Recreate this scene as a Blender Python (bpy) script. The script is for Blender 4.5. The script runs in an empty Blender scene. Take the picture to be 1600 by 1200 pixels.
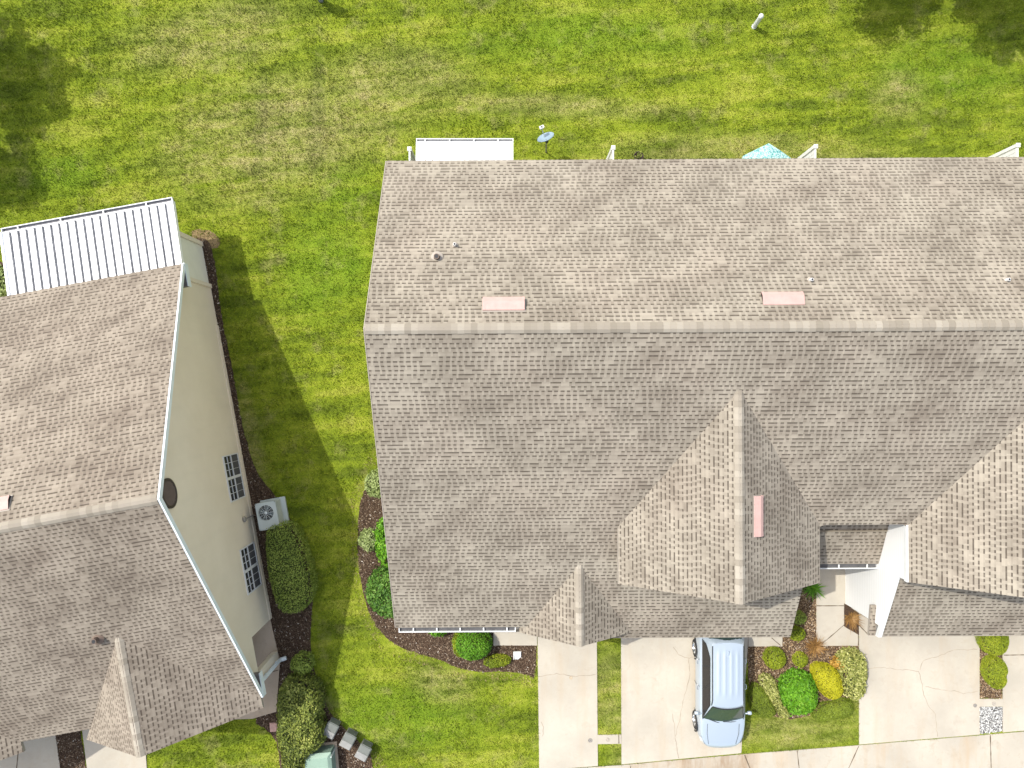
import bpy, bmesh, math, random
import numpy as np
from mathutils import Vector, Matrix
random.seed(7)
rng = np.random.default_rng(11)
R = math.radians
sc = bpy.context.scene
COL = sc.collection

# ------------------------------------------------------------------ camera, sky, sun, exposure
CAM_H = 28.0
F_PX = 1110.0
cam_d = bpy.data.cameras.new('camera')
cam_d.sensor_width = 36.0
cam_d.lens = 36.0 * F_PX / 1600.0
cam_d.clip_end = 3000
cam = bpy.data.objects.new('camera', cam_d)
cam.location = (0, 0, CAM_H)
COL.objects.link(cam)
sc.camera = cam

SUN = Vector((-0.57, 0.35, 1.0)).normalized()          # towards the sun
world = bpy.data.worlds.new('World')
sc.world = world
world.use_nodes = True
wn = world.node_tree.nodes
bg = wn['Background']
sky = wn.new('ShaderNodeTexSky')
sky.sky_type = 'NISHITA'
sky.sun_disc = False
sky.sun_elevation = math.asin(SUN.z)
sky.sun_rotation = math.atan2(SUN.x, SUN.y)
sky.air_density = 1.0
sky.dust_density = 3.0
sky.ozone_density = 0.2
hz = wn.new('ShaderNodeHueSaturation')                # hazy Florida summer sky: paler than the clear model
hz.inputs['Saturation'].default_value = 0.6
world.node_tree.links.new(sky.outputs[0], hz.inputs['Color'])
world.node_tree.links.new(hz.outputs[0], bg.inputs[0])
bg.inputs[1].default_value = 0.15
sun_d = bpy.data.lights.new('sun', 'SUN')
sun_d.energy = 2.3
sun_d.angle = R(0.55)
sun_d.color = (1.0, 0.965, 0.885)
sun = bpy.data.objects.new('sun', sun_d)
sun.location = SUN * 60
sun.rotation_euler = SUN.to_track_quat('Z', 'Y').to_euler()
COL.objects.link(sun)
sc.view_settings.view_transform = 'Standard'
sc.view_settings.look = 'None'
sc.view_settings.gamma = 1.0
sc.view_settings.exposure = 1.10

def P(x, y, h=0.0):
    """photo pixel seen at height h -> ground coordinates"""
    k = (CAM_H - h) / F_PX
    return ((x - 800) * k, -(y - 600) * k)

# ------------------------------------------------------------------ node helpers
class NT:
    def __init__(s, name):
        s.m = bpy.data.materials.new(name)
        s.m.use_nodes = True
        s.t = s.m.node_tree
        s.n = s.t.nodes
        s.b = s.n['Principled BSDF']
        s.b.inputs['Specular IOR Level'].default_value = 0.3
    def link(s, a, b): s.t.links.new(a, b)
    def put(s, inp, v):
        if hasattr(v, 'is_output') or isinstance(v, bpy.types.NodeSocket): s.link(v, inp)
        elif v is not None: inp.default_value = v
    def math(s, op, a, b=None, c=None, clamp=False):
        n = s.n.new('ShaderNodeMath'); n.operation = op; n.use_clamp = clamp
        s.put(n.inputs[0], a)
        if b is not None: s.put(n.inputs[1], b)
        if c is not None: s.put(n.inputs[2], c)
        return n.outputs[0]
    def vmath(s, op, a, b=None):
        n = s.n.new('ShaderNodeVectorMath'); n.operation = op
        s.put(n.inputs[0], a)
        if b is not None: s.put(n.inputs[1], b)
        return n.outputs['Value'] if op in ('LENGTH', 'DISTANCE', 'DOT_PRODUCT') else n.outputs[0]
    def pos(s):
        return s.n.new('ShaderNodeNewGeometry').outputs['Position']
    def island(s):
        return s.n.new('ShaderNodeNewGeometry').outputs['Random Per Island']
    def uv(s): return s.n.new('ShaderNodeTexCoord').outputs['UV']
    def sep(s, v):
        n = s.n.new('ShaderNodeSeparateXYZ'); s.link(v, n.inputs[0]); return n.outputs
    def comb(s, x, y, z=0.0):
        n = s.n.new('ShaderNodeCombineXYZ')
        s.put(n.inputs[0], x); s.put(n.inputs[1], y); s.put(n.inputs[2], z)
        return n.outputs[0]
    def noise(s, vec, scale, detail=4, rough=0.55, dist=0.0):
        n = s.n.new('ShaderNodeTexNoise')
        s.put(n.inputs['Vector'], vec)
        n.inputs['Scale'].default_value = scale
        n.inputs['Detail'].default_value = detail
        n.inputs['Roughness'].default_value = rough
        n.inputs['Distortion'].default_value = dist
        return n.outputs['Fac']
    def white(s, vec):
        n = s.n.new('ShaderNodeTexWhiteNoise'); n.noise_dimensions = '2D'
        s.put(n.inputs['Vector'], vec); return n.outputs['Value']
    def rng(s, v, a, b, c=0.0, d=1.0, smooth=False):
        n = s.n.new('ShaderNodeMapRange'); n.clamp = True
        if smooth: n.interpolation_type = 'SMOOTHSTEP'
        s.put(n.inputs[0], v)
        for i, x in enumerate((a, b, c, d)): s.put(n.inputs[i + 1], x)
        return n.outputs[0]
    def mix(s, f, a, b, mode='MIX'):
        n = s.n.new('ShaderNodeMix'); n.data_type = 'RGBA'; n.blend_type = mode
        s.put(n.inputs['Factor'], f)
        for k, v in (('A', a), ('B', b)):
            i = [q for q in n.inputs if q.name == k and q.type == 'RGBA'][0]
            if isinstance(v, tuple): i.default_value = (*v[:3], 1)
            else: s.link(v, i)
        return [q for q in n.outputs if q.type == 'RGBA'][0]
    def ramp(s, f, stops):
        n = s.n.new('ShaderNodeValToRGB')
        e = n.color_ramp.elements
        while len(e) < len(stops): e.new(0.5)
        for el, (p, c) in zip(e, stops):
            el.position = p; el.color = (*c, 1)
        s.put(n.inputs[0], f)
        return n.outputs[0]
    def bump(s, h, strength=0.5, dist=0.02):
        n = s.n.new('ShaderNodeBump')
        n.inputs['Strength'].default_value = strength
        n.inputs['Distance'].default_value = dist
        s.link(h, n.inputs['Height'])
        s.link(n.outputs[0], s.b.inputs['Normal'])
    def done(s, col=None, rough=0.8, metal=0.0, spec=None):
        if col is not None:
            if isinstance(col, tuple): s.b.inputs['Base Color'].default_value = (*col, 1)
            else: s.link(col, s.b.inputs['Base Color'])
        s.put(s.b.inputs['Roughness'], rough)
        s.b.inputs['Metallic'].default_value = metal
        if spec is not None: s.b.inputs['Specular IOR Level'].default_value = spec
        return s.m

def painted(name, c, rough=0.5, metal=0.0, amt=0.12, scale=3.0, spec=None):
    t = NT(name)
    n = t.noise(t.pos(), scale, 6, 0.65)
    d = tuple(x * (1 - amt) for x in c)
    l = tuple(min(1, x * (1 + amt)) for x in c)
    return t.done(t.mix(t.rng(n, 0.3, 0.7), d, l), rough, metal, spec)

def shingle_mat(name, light=(0.296, 0.264, 0.212), dark=(0.168, 0.145, 0.115), line=(0.050, 0.039, 0.030), redd=(0.160, 0.130, 0.103), redl=(0.29, 0.248, 0.199)):
    t = NT(name)
    uv = t.sep(t.uv())
    ROW = 0.142
    v = t.math('DIVIDE', uv[1], ROW)
    row = t.math('FLOOR', v)
    f = t.math('FRACT', v)
    off = t.white(t.comb(row, 3.7))
    uu = t.math('ADD', t.math('DIVIDE', uv[0], 0.19), t.math('MULTIPLY', off, 41.0))
    wob = t.noise(t.comb(t.math('MULTIPLY', uv[0], 1.0), t.math('MULTIPLY', row, 7.3)), 1.4, 2, 0.5)
    uu = t.math('ADD', uu, t.math('MULTIPLY', wob, 0.8))
    c = t.math('FLOOR', uu); fu = t.math('FRACT', uu)
    w = t.white(t.comb(c, row)); w2 = t.white(t.comb(t.math('ADD', c, 0.37), t.math('ADD', row, 0.61)))
    wd = t.math('ADD', t.math('ADD', 0.44, t.math('MULTIPLY', w2, 0.26)), t.math('MULTIPLY', t.math('GREATER_THAN', w, 0.90), 0.5))
    tab = t.math('MULTIPLY', t.math('LESS_THAN', fu, wd), t.math('GREATER_THAN', w, 0.09))
    shin = t.white(t.comb(t.math('FLOOR', t.math('ADD', uv[0], t.math('MULTIPLY', t.white(t.comb(row, 9.1)), 5.0))), row))
    pv = t.comb(uv[0], uv[1], 0.0)
    dg = t.comb(t.math('ADD', uv[0], t.math('MULTIPLY', uv[1], -0.7)), t.math('MULTIPLY', uv[1], 1.5), 0.0)
    big = t.noise(dg, 0.42, 3, 0.6)
    mid = t.noise(dg, 1.25, 4, 0.65)
    tone = t.math('SUBTRACT', 0.66, t.math('MULTIPLY', tab, 0.30))
    tone = t.math('ADD', tone, t.math('MULTIPLY', t.math('SUBTRACT', w2, 0.5), 0.20))
    tone = t.math('ADD', tone, t.math('MULTIPLY', t.math('SUBTRACT', shin, 0.5), 0.12))
    tone = t.math('ADD', tone, t.math('MULTIPLY', t.math('SUBTRACT', big, 0.5), 2.1))
    tone = t.math('ADD', tone, t.math('MULTIPLY', t.math('SUBTRACT', mid, 0.5), 1.15))
    gr = t.noise(pv, 60, 2, 0.7)
    tone = t.math('ADD', tone, t.math('MULTIPLY', t.math('SUBTRACT', gr, 0.5), 0.45), clamp=True)
    stk = t.noise(t.comb(t.math('MULTIPLY', uv[0], 1.0), t.math('MULTIPLY', uv[1], 0.12), 2.0), 1.3, 4, 0.65)
    tone = t.math('ADD', tone, t.math('MULTIPLY', t.math('SUBTRACT', stk, 0.5), 0.7), clamp=True)
    col = t.mix(tone, dark, light)
    tint = t.noise(pv, 0.42, 2, 0.5)
    col = t.mix(t.rng(tint, 0.42, 0.68, 0, 0.5), col, t.mix(tone, redd, redl))
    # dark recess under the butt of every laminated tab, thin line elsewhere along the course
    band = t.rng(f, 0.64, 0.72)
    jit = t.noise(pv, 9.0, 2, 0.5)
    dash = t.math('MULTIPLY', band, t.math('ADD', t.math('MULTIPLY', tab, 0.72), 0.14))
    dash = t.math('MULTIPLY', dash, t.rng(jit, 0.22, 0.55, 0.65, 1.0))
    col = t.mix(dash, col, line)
    up = t.math('SUBTRACT', 1.0, tab)
    h = t.math('ADD', t.math('MULTIPLY', t.math('SUBTRACT', 1.0, f), 0.55), t.math('MULTIPLY', up, 0.6))
    h = t.math('ADD', h, t.math('MULTIPLY', gr, 0.25))
    t.bump(h, 0.55, 0.012)
    return t.done(col, 0.93, 0, 0.2)

def island_mat(name, stops, rough=0.7, spec=0.25, tr=0.0, drift=0.0):
    t = NT(name)
    f = t.island()
    if drift:
        n = t.noise(t.pos(), 1.1, 3, 0.6)
        f = t.math('ADD', t.math('MULTIPLY', f, 1 - drift), t.math('MULTIPLY', t.rng(n, 0.3, 0.7), drift))
    m = t.done(t.ramp(f, stops), rough, 0, spec)
    if tr:
        t.b.inputs['Subsurface Weight'].default_value = 0.0
        tl = t.n.new('ShaderNodeBsdfTranslucent')
        t.link(t.n[[q for q in t.n.keys() if q.startswith('Color Ramp')][0]].outputs[0], tl.inputs[0])
        mx = t.n.new('ShaderNodeMixShader'); mx.inputs[0].default_value = tr
        out = t.n['Material Output']
        t.link(t.b.outputs[0], mx.inputs[1]); t.link(tl.outputs[0], mx.inputs[2])
        t.link(mx.outputs[0], out.inputs[0])
    return m

def lawn_color(t):
    """living lawn: rich and yellowish greens in drifts, thin dry ground behind the houses, mower streaks"""
    p = t.pos()
    s = t.sep(p)
    def blob(px, py, rx, ry, rot=0.0):
        x0, y0 = P(px, py)
        dx = t.math('SUBTRACT', s[0], x0); dy = t.math('SUBTRACT', s[1], y0)
        c, q = math.cos(R(rot)), math.sin(R(rot))
        ax = t.math('DIVIDE', t.math('ADD', t.math('MULTIPLY', dx, c), t.math('MULTIPLY', dy, q)), rx * CAM_H / F_PX)
        ay = t.math('DIVIDE', t.math('SUBTRACT', t.math('MULTIPLY', dy, c), t.math('MULTIPLY', dx, q)), ry * CAM_H / F_PX)
        d = t.math('SQRT', t.math('ADD', t.math('POWER', ax, 2.0), t.math('POWER', ay, 2.0)))
        return t.rng(d, 0.25, 1.05, 1.0, 0.0, True)
    dry = blob(420, 215, 230, 130, 14)
    for a in ((330, 60, 200, 75, 10), (560, 170, 130, 110, 0), (620, 130, 170, 80, 0), (850, 165, 300, 26, -2), (1405, 150, 60, 55, 0),
              (690, 1070, 75, 40, -20), (600, 640, 26, 160, 6), (1250, 1140, 130, 40, 3), (1000, 1170, 60, 200, 0), (950, 1080, 40, 90, 0), (1150, 240, 320, 45, 0), (395, 690, 22, 130, 12)):
        dry = t.math('MAXIMUM', dry, t.math('MULTIPLY', blob(*a), 0.72))
    lush = blob(510, 420, 110, 140, 0)
    for a in ((90, 275, 140, 50, 12), (1480, 110, 160, 80, 0), (900, 60, 260, 60, 0), (620, 1120, 190, 70, 0), (545, 300, 70, 60, 0)):
        lush = t.math('MAXIMUM', lush, blob(*a))
    # mower streaks lie almost along the building
    rx = t.math('ADD', t.math('MULTIPLY', s[0], 0.985), t.math('MULTIPLY', s[1], 0.17))
    ry = t.math('SUBTRACT', t.math('MULTIPLY', s[1], 0.985), t.math('MULTIPLY', s[0], 0.10))
    st = t.noise(t.comb(t.math('MULTIPLY', rx, 0.10), ry, 0), 1.1, 3, 0.55)
    n1 = t.noise(p, 0.38, 5, 0.6)
    n2 = t.noise(p, 1.7, 4, 0.65)
    n3 = t.noise(p, 5.5, 4, 0.7)
    st2 = t.noise(t.comb(t.math('MULTIPLY', rx, 0.16), ry, 3.0), 2.6, 3, 0.6)
    f = t.math('ADD', t.math('MULTIPLY', n1, 0.30), t.math('MULTIPLY', st, 0.32))
    f = t.math('ADD', f, t.math('MULTIPLY', st2, 0.34))
    f = t.math('ADD', f, t.math('MULTIPLY', n2, 0.12))
    f = t.math('ADD', f, t.math('MULTIPLY', t.math('SUBTRACT', n3, 0.5), 0.16))
    track = t.math('MAXIMUM', blob(494, 190, 17, 150, -2), t.math('MULTIPLY', blob(408, 190, 15, 120, -3), 0.7))
    # mower passes: shallow arcs about a metre and a half apart
    arc = t.math('ADD', s[1], t.math('ADD', t.math('MULTIPLY', t.math('POWER', t.math('ADD', s[0], 6.0), 2.0), 0.008), t.math('MULTIPLY', t.noise(p, 0.25, 2, 0.5), 1.6)))
    f = t.math('ADD', f, t.math('MULTIPLY', t.math('SINE', t.math('MULTIPLY', arc, 4.4)), 0.016))
    f = t.math('SUBTRACT', f, t.math('MULTIPLY', track, 0.10))
    g = t.ramp(t.rng(f, 0.455, 0.635), [(0, (0.125, 0.180, 0.010)), (0.35, (0.205, 0.278, 0.014)), (0.65, (0.275, 0.345, 0.020)), (1, (0.380, 0.420, 0.050))])
    rich = t.ramp(t.rng(n2, 0.3, 0.7), [(0, (0.115, 0.235, 0.008)), (1, (0.195, 0.325, 0.014))])
    g = t.mix(t.math('MULTIPLY', lush, t.rng(n1, 0.35, 0.6, 0.15, 0.8)), g, rich)
    dn = t.math('MULTIPLY', dry, t.rng(t.math('ADD', t.math('MULTIPLY', n2, 0.35), t.math('MULTIPLY', st2, 0.65)), 0.34, 0.60))
    dn = t.math('MULTIPLY', dn, t.rng(n3, 0.3, 0.6, 0.55, 1.0))
    dn = t.math('ADD', dn, t.rng(t.noise(p, 0.9, 4, 0.7), 0.54, 0.72, 0, 0.5), clamp=True)
    dryc = t.ramp(n3, [(0.3, (0.330, 0.295, 0.105)), (0.7, (0.520, 0.450, 0.220))])
    return t.mix(t.math('MULTIPLY', dn, 0.88), g, dryc), n3

def lawn_ground():
    t = NT('lawn_soil')
    c, n3 = lawn_color(t)
    fine = t.noise(t.pos(), 22, 4, 0.75)
    c = t.mix(t.rng(fine, 0.30, 0.75, 0.72, 0.05), c, (0.045, 0.052, 0.013))
    t.bump(fine, 0.8, 0.05)
    return t.done(c, 0.95, 0, 0.1)

def lawn_blades():
    t = NT('grass_blades')
    c, n3 = lawn_color(t)
    i = t.island()
    c = t.mix(t.rng(i, 0.0, 0.75, 0.52, 0.0), c, (0.042, 0.066, 0.010))
    c = t.mix(t.rng(i, 0.74, 1.0, 0.0, 0.50), c, (0.46, 0.42, 0.17))
    t.done(c, 0.6, 0, 0.25)
    tl = t.n.new('ShaderNodeBsdfTranslucent'); t.link(c, tl.inputs[0])
    mx = t.n.new('ShaderNodeMixShader'); mx.inputs[0].default_value = 0.25
    t.link(t.b.outputs[0], mx.inputs[1]); t.link(tl.outputs[0], mx.inputs[2])
    t.link(mx.outputs[0], t.n['Material Output'].inputs[0])
    return t.m

def concrete_mat(name, c=(0.382, 0.350, 0.292), stain=0.5, seed=0.0):
    t = NT(name)
    p = t.vmath('ADD', t.pos(), (seed, seed * 2.3, 0))
    a = t.noise(p, 0.55, 5, 0.6)
    b = t.noise(p, 2.2, 5, 0.7, 0.4)
    s = t.sep(p)
    run = t.noise(t.comb(t.math('MULTIPLY', s[0], 2.2), t.math('MULTIPLY', s[1], 0.35), 0), 0.9, 4, 0.6)
    fine = t.noise(p, 60, 3, 0.8)
    col = t.mix(t.rng(a, 0.35, 0.65), tuple(x * 0.9 for x in c), tuple(min(1, x * 1.09) for x in c))
    col = t.mix(t.rng(run, 0.50, 0.70, 0, 0.55 * stain), col, (0.36, 0.27, 0.175))
    col = t.mix(t.rng(b, 0.53, 0.72, 0, 0.6 * stain), col, (0.28, 0.235, 0.175))
    spot = t.noise(p, 1.1, 2, 0.5)
    col = t.mix(t.rng(spot, 0.66, 0.74, 0, 0.35 * stain), col, (0.20, 0.17, 0.135))
    col = t.mix(t.rng(t.noise(p, 7.0, 4, 0.7), 0.6, 0.8, 0, 0.3), col, (0.25, 0.21, 0.16))
    col = t.mix(t.rng(fine, 0.2, 0.75, 0.14, 0.0), col, (0.22, 0.18, 0.14))
    if name == 'apron_concrete':                          # brown run-off below the planted bed
        x0, y0 = P(1250, 1190)
        d = t.math('ABSOLUTE', t.math('DIVIDE', t.math('SUBTRACT', s[0], x0), 2.9))
        streak = t.noise(t.comb(t.math('MULTIPLY', s[0], 3.0), t.math('MULTIPLY', s[1], 0.7), 0), 0.9, 4, 0.65)
        col = t.mix(t.math('MULTIPLY', t.rng(d, 0.6, 1.0, 1.0, 0.0, True), t.rng(streak, 0.42, 0.66, 0.15, 0.75)), col, (0.20, 0.125, 0.065))
    t.bump(fine, 0.25, 0.004)
    return t.done(col, 0.9, 0, 0.2)

def ground_mat(name, stops, scale=14):
    t = NT(name)
    n = t.noise(t.pos(), scale, 5, 0.75)
    t.bump(n, 0.9, 0.05)
    return t.done(t.ramp(n, stops), 0.95, 0, 0.1)

M = {}
M['shingle'] = shingle_mat('asphalt_shingle')
M['shingle_west'] = shingle_mat('asphalt_shingle_brown', (0.262, 0.226, 0.180), (0.145, 0.120, 0.095), (0.050, 0.038, 0.029))
M['drip'] = painted('drip_edge', (0.30, 0.265, 0.225), 0.7)
M['cap'] = island_mat('ridge_cap_shingle', [(0, (0.205, 0.18, 0.143)), (0.4, (0.24, 0.212, 0.172)), (0.8, (0.275, 0.246, 0.20)), (1, (0.31, 0.28, 0.232))], 0.93, 0.2)
M['white'] = painted('white_trim', (0.58, 0.59, 0.58), 0.45, amt=0.06)
M['bluewhite'] = painted('pale_fascia', (0.62, 0.68, 0.70), 0.45, amt=0.06)
M['soffit'] = painted('soffit_dark', (0.16, 0.15, 0.14), 0.8)
M['pan'] = painted('white_pan_roof', (0.80, 0.81, 0.81), 0.4, amt=0.05)
M['concrete'] = concrete_mat('driveway_concrete')
M['concrete_apron'] = concrete_mat('apron_concrete', (0.365, 0.334, 0.278), 1.0, 4.1)
M['concrete_porch'] = concrete_mat('porch_concrete', (0.40, 0.325, 0.245), 0.9, 9.3)
M['joint'] = painted('joint_dirt', (0.10, 0.075, 0.05), 0.95, amt=0.3)
M['crack'] = painted('crack_dirt', (0.265, 0.225, 0.175), 0.95, amt=0.3)
M['soil'] = lawn_ground()
M['blades'] = lawn_blades()
M['mulch'] = ground_mat('mulch_soil', [(0.3, (0.028, 0.018, 0.012)), (0.55, (0.075, 0.048, 0.032)), (0.75, (0.15, 0.10, 0.07))], 20)
M['drysoil'] = ground_mat('dry_edge_soil', [(0.3, (0.14, 0.10, 0.05)), (0.6, (0.27, 0.2, 0.105))], 16)
M['drygrass'] = island_mat('dry_grass_blades', [(0, (0.17, 0.14, 0.05)), (0.4, (0.37, 0.29, 0.14)), (0.75, (0.50, 0.40, 0.22)), (1, (0.24, 0.27, 0.05))], 0.8, 0.15, drift=0.3)
M['chips'] = island_mat('bark_chips', [(0, (0.03, 0.02, 0.014)), (0.5, (0.085, 0.055, 0.036)), (0.86, (0.16, 0.115, 0.078)), (0.97, (0.26, 0.20, 0.145)), (1, (0.6, 0.55, 0.48))], 0.9, 0.15)
M['redchips'] = island_mat('tan_chips', [(0, (0.06, 0.036, 0.02)), (0.5, (0.2, 0.13, 0.075)), (0.9, (0.36, 0.26, 0.15)), (1, (0.5, 0.44, 0.36))], 0.9, 0.15)
M['gravel'] = island_mat('marble_chips', [(0, (0.10, 0.10, 0.10)), (0.35, (0.22, 0.22, 0.215)), (0.6, (0.36, 0.36, 0.35)), (1, (0.56, 0.56, 0.54))], 0.6, 0.3)
M['gravelbed'] = ground_mat('gravel_bed_soil', [(0.35, (0.035, 0.032, 0.03)), (0.7, (0.16, 0.15, 0.14))], 30)
M['pink'] = painted('faded_pink_metal', (0.42, 0.275, 0.245), 0.6, amt=0.08, scale=5)
M['pink_dark'] = painted('vent_opening', (0.03, 0.025, 0.022), 0.8)
M['brownpipe'] = painted('brown_flue', (0.13, 0.095, 0.075), 0.7)
M['whitepipe'] = painted('white_pipe', (0.7, 0.7, 0.68), 0.5)
M['black'] = painted('black_plastic', (0.02, 0.02, 0.021), 0.5)

# ------------------------------------------------------------------ mesh helpers
class MB:
    """collects polygons (world coordinates) and builds ONE mesh object"""
    def __init__(s):
        s.v = []; s.f = []; s.mi = []; s.uv = []; s.sm = []
    def poly(s, pts, mi=0, uv=None, smooth=False):
        i = len(s.v)
        s.v += [tuple(p) for p in pts]
        s.f.append(tuple(range(i, i + len(pts)))); s.mi.append(mi); s.sm.append(smooth)
        s.uv += list(uv) if uv is not None else [(p[0], p[1]) for p in pts]
    def mesh(s, verts, faces, mi=0, smooth=False):
        i = len(s.v)
        s.v += [tuple(p) for p in verts]
        for f in faces:
            s.f.append(tuple(i + k for k in f)); s.mi.append(mi); s.sm.append(smooth)
            s.uv += [(verts[k][0], verts[k][1]) for k in f]
    def box(s, c, size, rz=0.0, mi=0, taper=1.0, top_shift=(0, 0)):
        x, y, z = size[0] / 2, size[1] / 2, size[2] / 2
        ca, sa = math.cos(rz), math.sin(rz)
        vs = []
        for dz, k in ((-z, 1.0), (z, taper)):
            for dx, dy in ((-x, -y), (x, -y), (x, y), (-x, y)):
                px_, py_ = dx * k + (top_shift[0] if dz > 0 else 0), dy * k + (top_shift[1] if dz > 0 else 0)
                vs.append((c[0] + px_ * ca - py_ * sa, c[1] + px_ * sa + py_ * ca, c[2] + dz))
        s.mesh(vs, [(3, 2, 1, 0), (4, 5, 6, 7), (0, 1, 5, 4), (1, 2, 6, 5), (2, 3, 7, 6), (3, 0, 4, 7)], mi)
    def tube(s, pts, r, seg=10, mi=0, caps=True, smooth=True):
        """tube through pts, r a number or one radius per point"""
        rs = r if hasattr(r, '__len__') else [r] * len(pts)
        pts = [Vector(p) for p in pts]
        vs, fs = [], []
        ref = None
        for i, p in enumerate(pts):
            d = (pts[min(i + 1, len(pts) - 1)] - pts[max(i - 1, 0)]).normalized()
            if ref is None:
                ref = d.orthogonal().normalized()
            ref = (ref - d * ref.dot(d)).normalized()
            b = d.cross(ref)
            for k in range(seg):
                a = 2 * math.pi * k / seg
                vs.append(p + (ref * math.cos(a) + b * math.sin(a)) * rs[i])
        for i in range(len(pts) - 1):
            for k in range(seg):
                fs.append((i * seg + k, i * seg + (k + 1) % seg, (i + 1) * seg + (k + 1) % seg, (i + 1) * seg + k))
        s.mesh(vs, fs, mi, smooth)
        if caps:
            s.mesh(vs[:seg], [tuple(reversed(range(seg)))], mi)
            s.mesh(vs[-seg:], [tuple(range(seg))], mi)
    def lathe(s, prof, c, axis=(0, 0, 1), seg=24, mi=0, smooth=True):
        """profile [(r, t)] turned about the axis through c"""
        ax = Vector(axis).normalized(); e1 = ax.orthogonal().normalized(); e2 = ax.cross(e1); c = Vector(c)
        vs = []
        for r, t_ in prof:
            for k in range(seg):
                a = 2 * math.pi * k / seg
                vs.append(c + ax * t_ + (e1 * math.cos(a) + e2 * math.sin(a)) * max(r, 1e-4))
        fs = [(i * seg + k, i * seg + (k + 1) % seg, (i + 1) * seg + (k + 1) % seg, (i + 1) * seg + k)
              for i in range(len(prof) - 1) for k in range(seg)]
        s.mesh(vs, fs, mi, smooth)
    def slab(s, pts, thick=0.1, mi=0, side=1, uvoff=(0, 0)):
        """roof plane: shingled top with uv in metres along eave and slope, closed sides and underside"""
        pts = [Vector(p) for p in pts]
        n = Vector((0, 0, 0))
        for i in range(len(pts)):
            a, b = pts[i], pts[(i + 1) % len(pts)]
            n += Vector(((a.y - b.y) * (a.z + b.z), (a.z - b.z) * (a.x + b.x), (a.x - b.x) * (a.y + b.y)))
        n.normalize()
        if n.z < 0: pts.reverse(); n = -n
        h = Vector((0, 0, 1)).cross(n)
        h = h.normalized() if h.length > 1e-5 else Vector((1, 0, 0))
        sl = n.cross(h)
        s.poly(pts, mi, [(p.dot(h) + uvoff[0], p.dot(sl) + uvoff[1]) for p in pts])
        lo = [p - Vector((0, 0, thick)) for p in pts]
        s.poly(list(reversed(lo)), side)
        for i in range(len(pts)):
            j = (i + 1) % len(pts)
            s.poly([pts[i], lo[i], lo[j], pts[j]], side)
    def prism(s, pts, z0, z1, mi=0, side=None):
        side = mi if side is None else side
        a = sum(pts[i][0] * pts[(i + 1) % len(pts)][1] - pts[(i + 1) % len(pts)][0] * pts[i][1] for i in range(len(pts)))
        if a < 0: pts = list(reversed(pts))
        s.poly([(p[0], p[1], z1) for p in pts], mi)
        for i in range(len(pts)):
            j = (i + 1) % len(pts)
            s.poly([(pts[i][0], pts[i][1], z0), (pts[j][0], pts[j][1], z0), (pts[j][0], pts[j][1], z1), (pts[i][0], pts[i][1], z1)], side)
    def build(s, name, mats, parent=None, loc=(0, 0, 0)):
        """vertices are in world coordinates; loc is the object's origin"""
        o0 = Vector(loc)
        me = bpy.data.meshes.new(name)
        me.from_pydata([tuple(Vector(v) - o0) for v in s.v], [], s.f)
        for m in (mats if isinstance(mats, (list, tuple)) else [mats]):
            me.materials.append(M[m] if isinstance(m, str) else m)
        me.polygons.foreach_set('material_index', s.mi)
        me.polygons.foreach_set('use_smooth', s.sm)
        u = me.uv_layers.new(name='UVMap')
        u.data.foreach_set('uv', np.array(s.uv, dtype=np.float32).ravel())
        me.update()
        o = bpy.data.objects.new(name, me)
        COL.objects.link(o)
        if parent is not None:
            o.parent = parent
            o.location = o0 - PW[parent.name]
            PW[o.name] = o0
        else:
            o.location = o0
            PW[o.name] = o0
        return o
PW = {}

def tag(o, label=None, cat=None, group=None, kind=None):
    if label: o['label'] = label
    if cat: o['category'] = cat
    if group: o['group'] = group
    if kind: o['kind'] = kind
    return o
def thing(name, loc, label, cat, group=None, rz=0.0):
    o = bpy.data.objects.new(name, None)
    o.empty_display_size = 0.3
    COL.objects.link(o)
    o.location = loc
    o.rotation_euler = (0, 0, rz)
    PW[o.name] = Vector(loc)
    return tag(o, label, cat, group)

def np_mesh(name, verts, quads, mats, mi=None, tri=False, smooth=False):
    """big meshes straight from numpy arrays"""
    k = 3 if tri else 4
    me = bpy.data.meshes.new(name)
    nv, nf = len(verts), len(quads)
    me.vertices.add(nv); me.vertices.foreach_set('co', verts.astype(np.float32).ravel())
    me.loops.add(nf * k); me.loops.foreach_set('vertex_index', quads.astype(np.int32).ravel())
    me.polygons.add(nf)
    me.polygons.foreach_set('loop_start', np.arange(0, nf * k, k, dtype=np.int32))
    try: me.polygons.foreach_set('loop_total', np.full(nf, k, dtype=np.int32))
    except Exception: pass
    for m in mats: me.materials.append(M[m] if isinstance(m, str) else m)
    if mi is not None: me.polygons.foreach_set('material_index', mi.astype(np.int32))
    me.polygons.foreach_set('use_smooth', np.full(nf, smooth))
    me.update(calc_edges=True)
    me.validate()
    o = bpy.data.objects.new(name, me)
    COL.objects.link(o)
    PW[name] = Vector((0, 0, 0))
    return o

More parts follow.
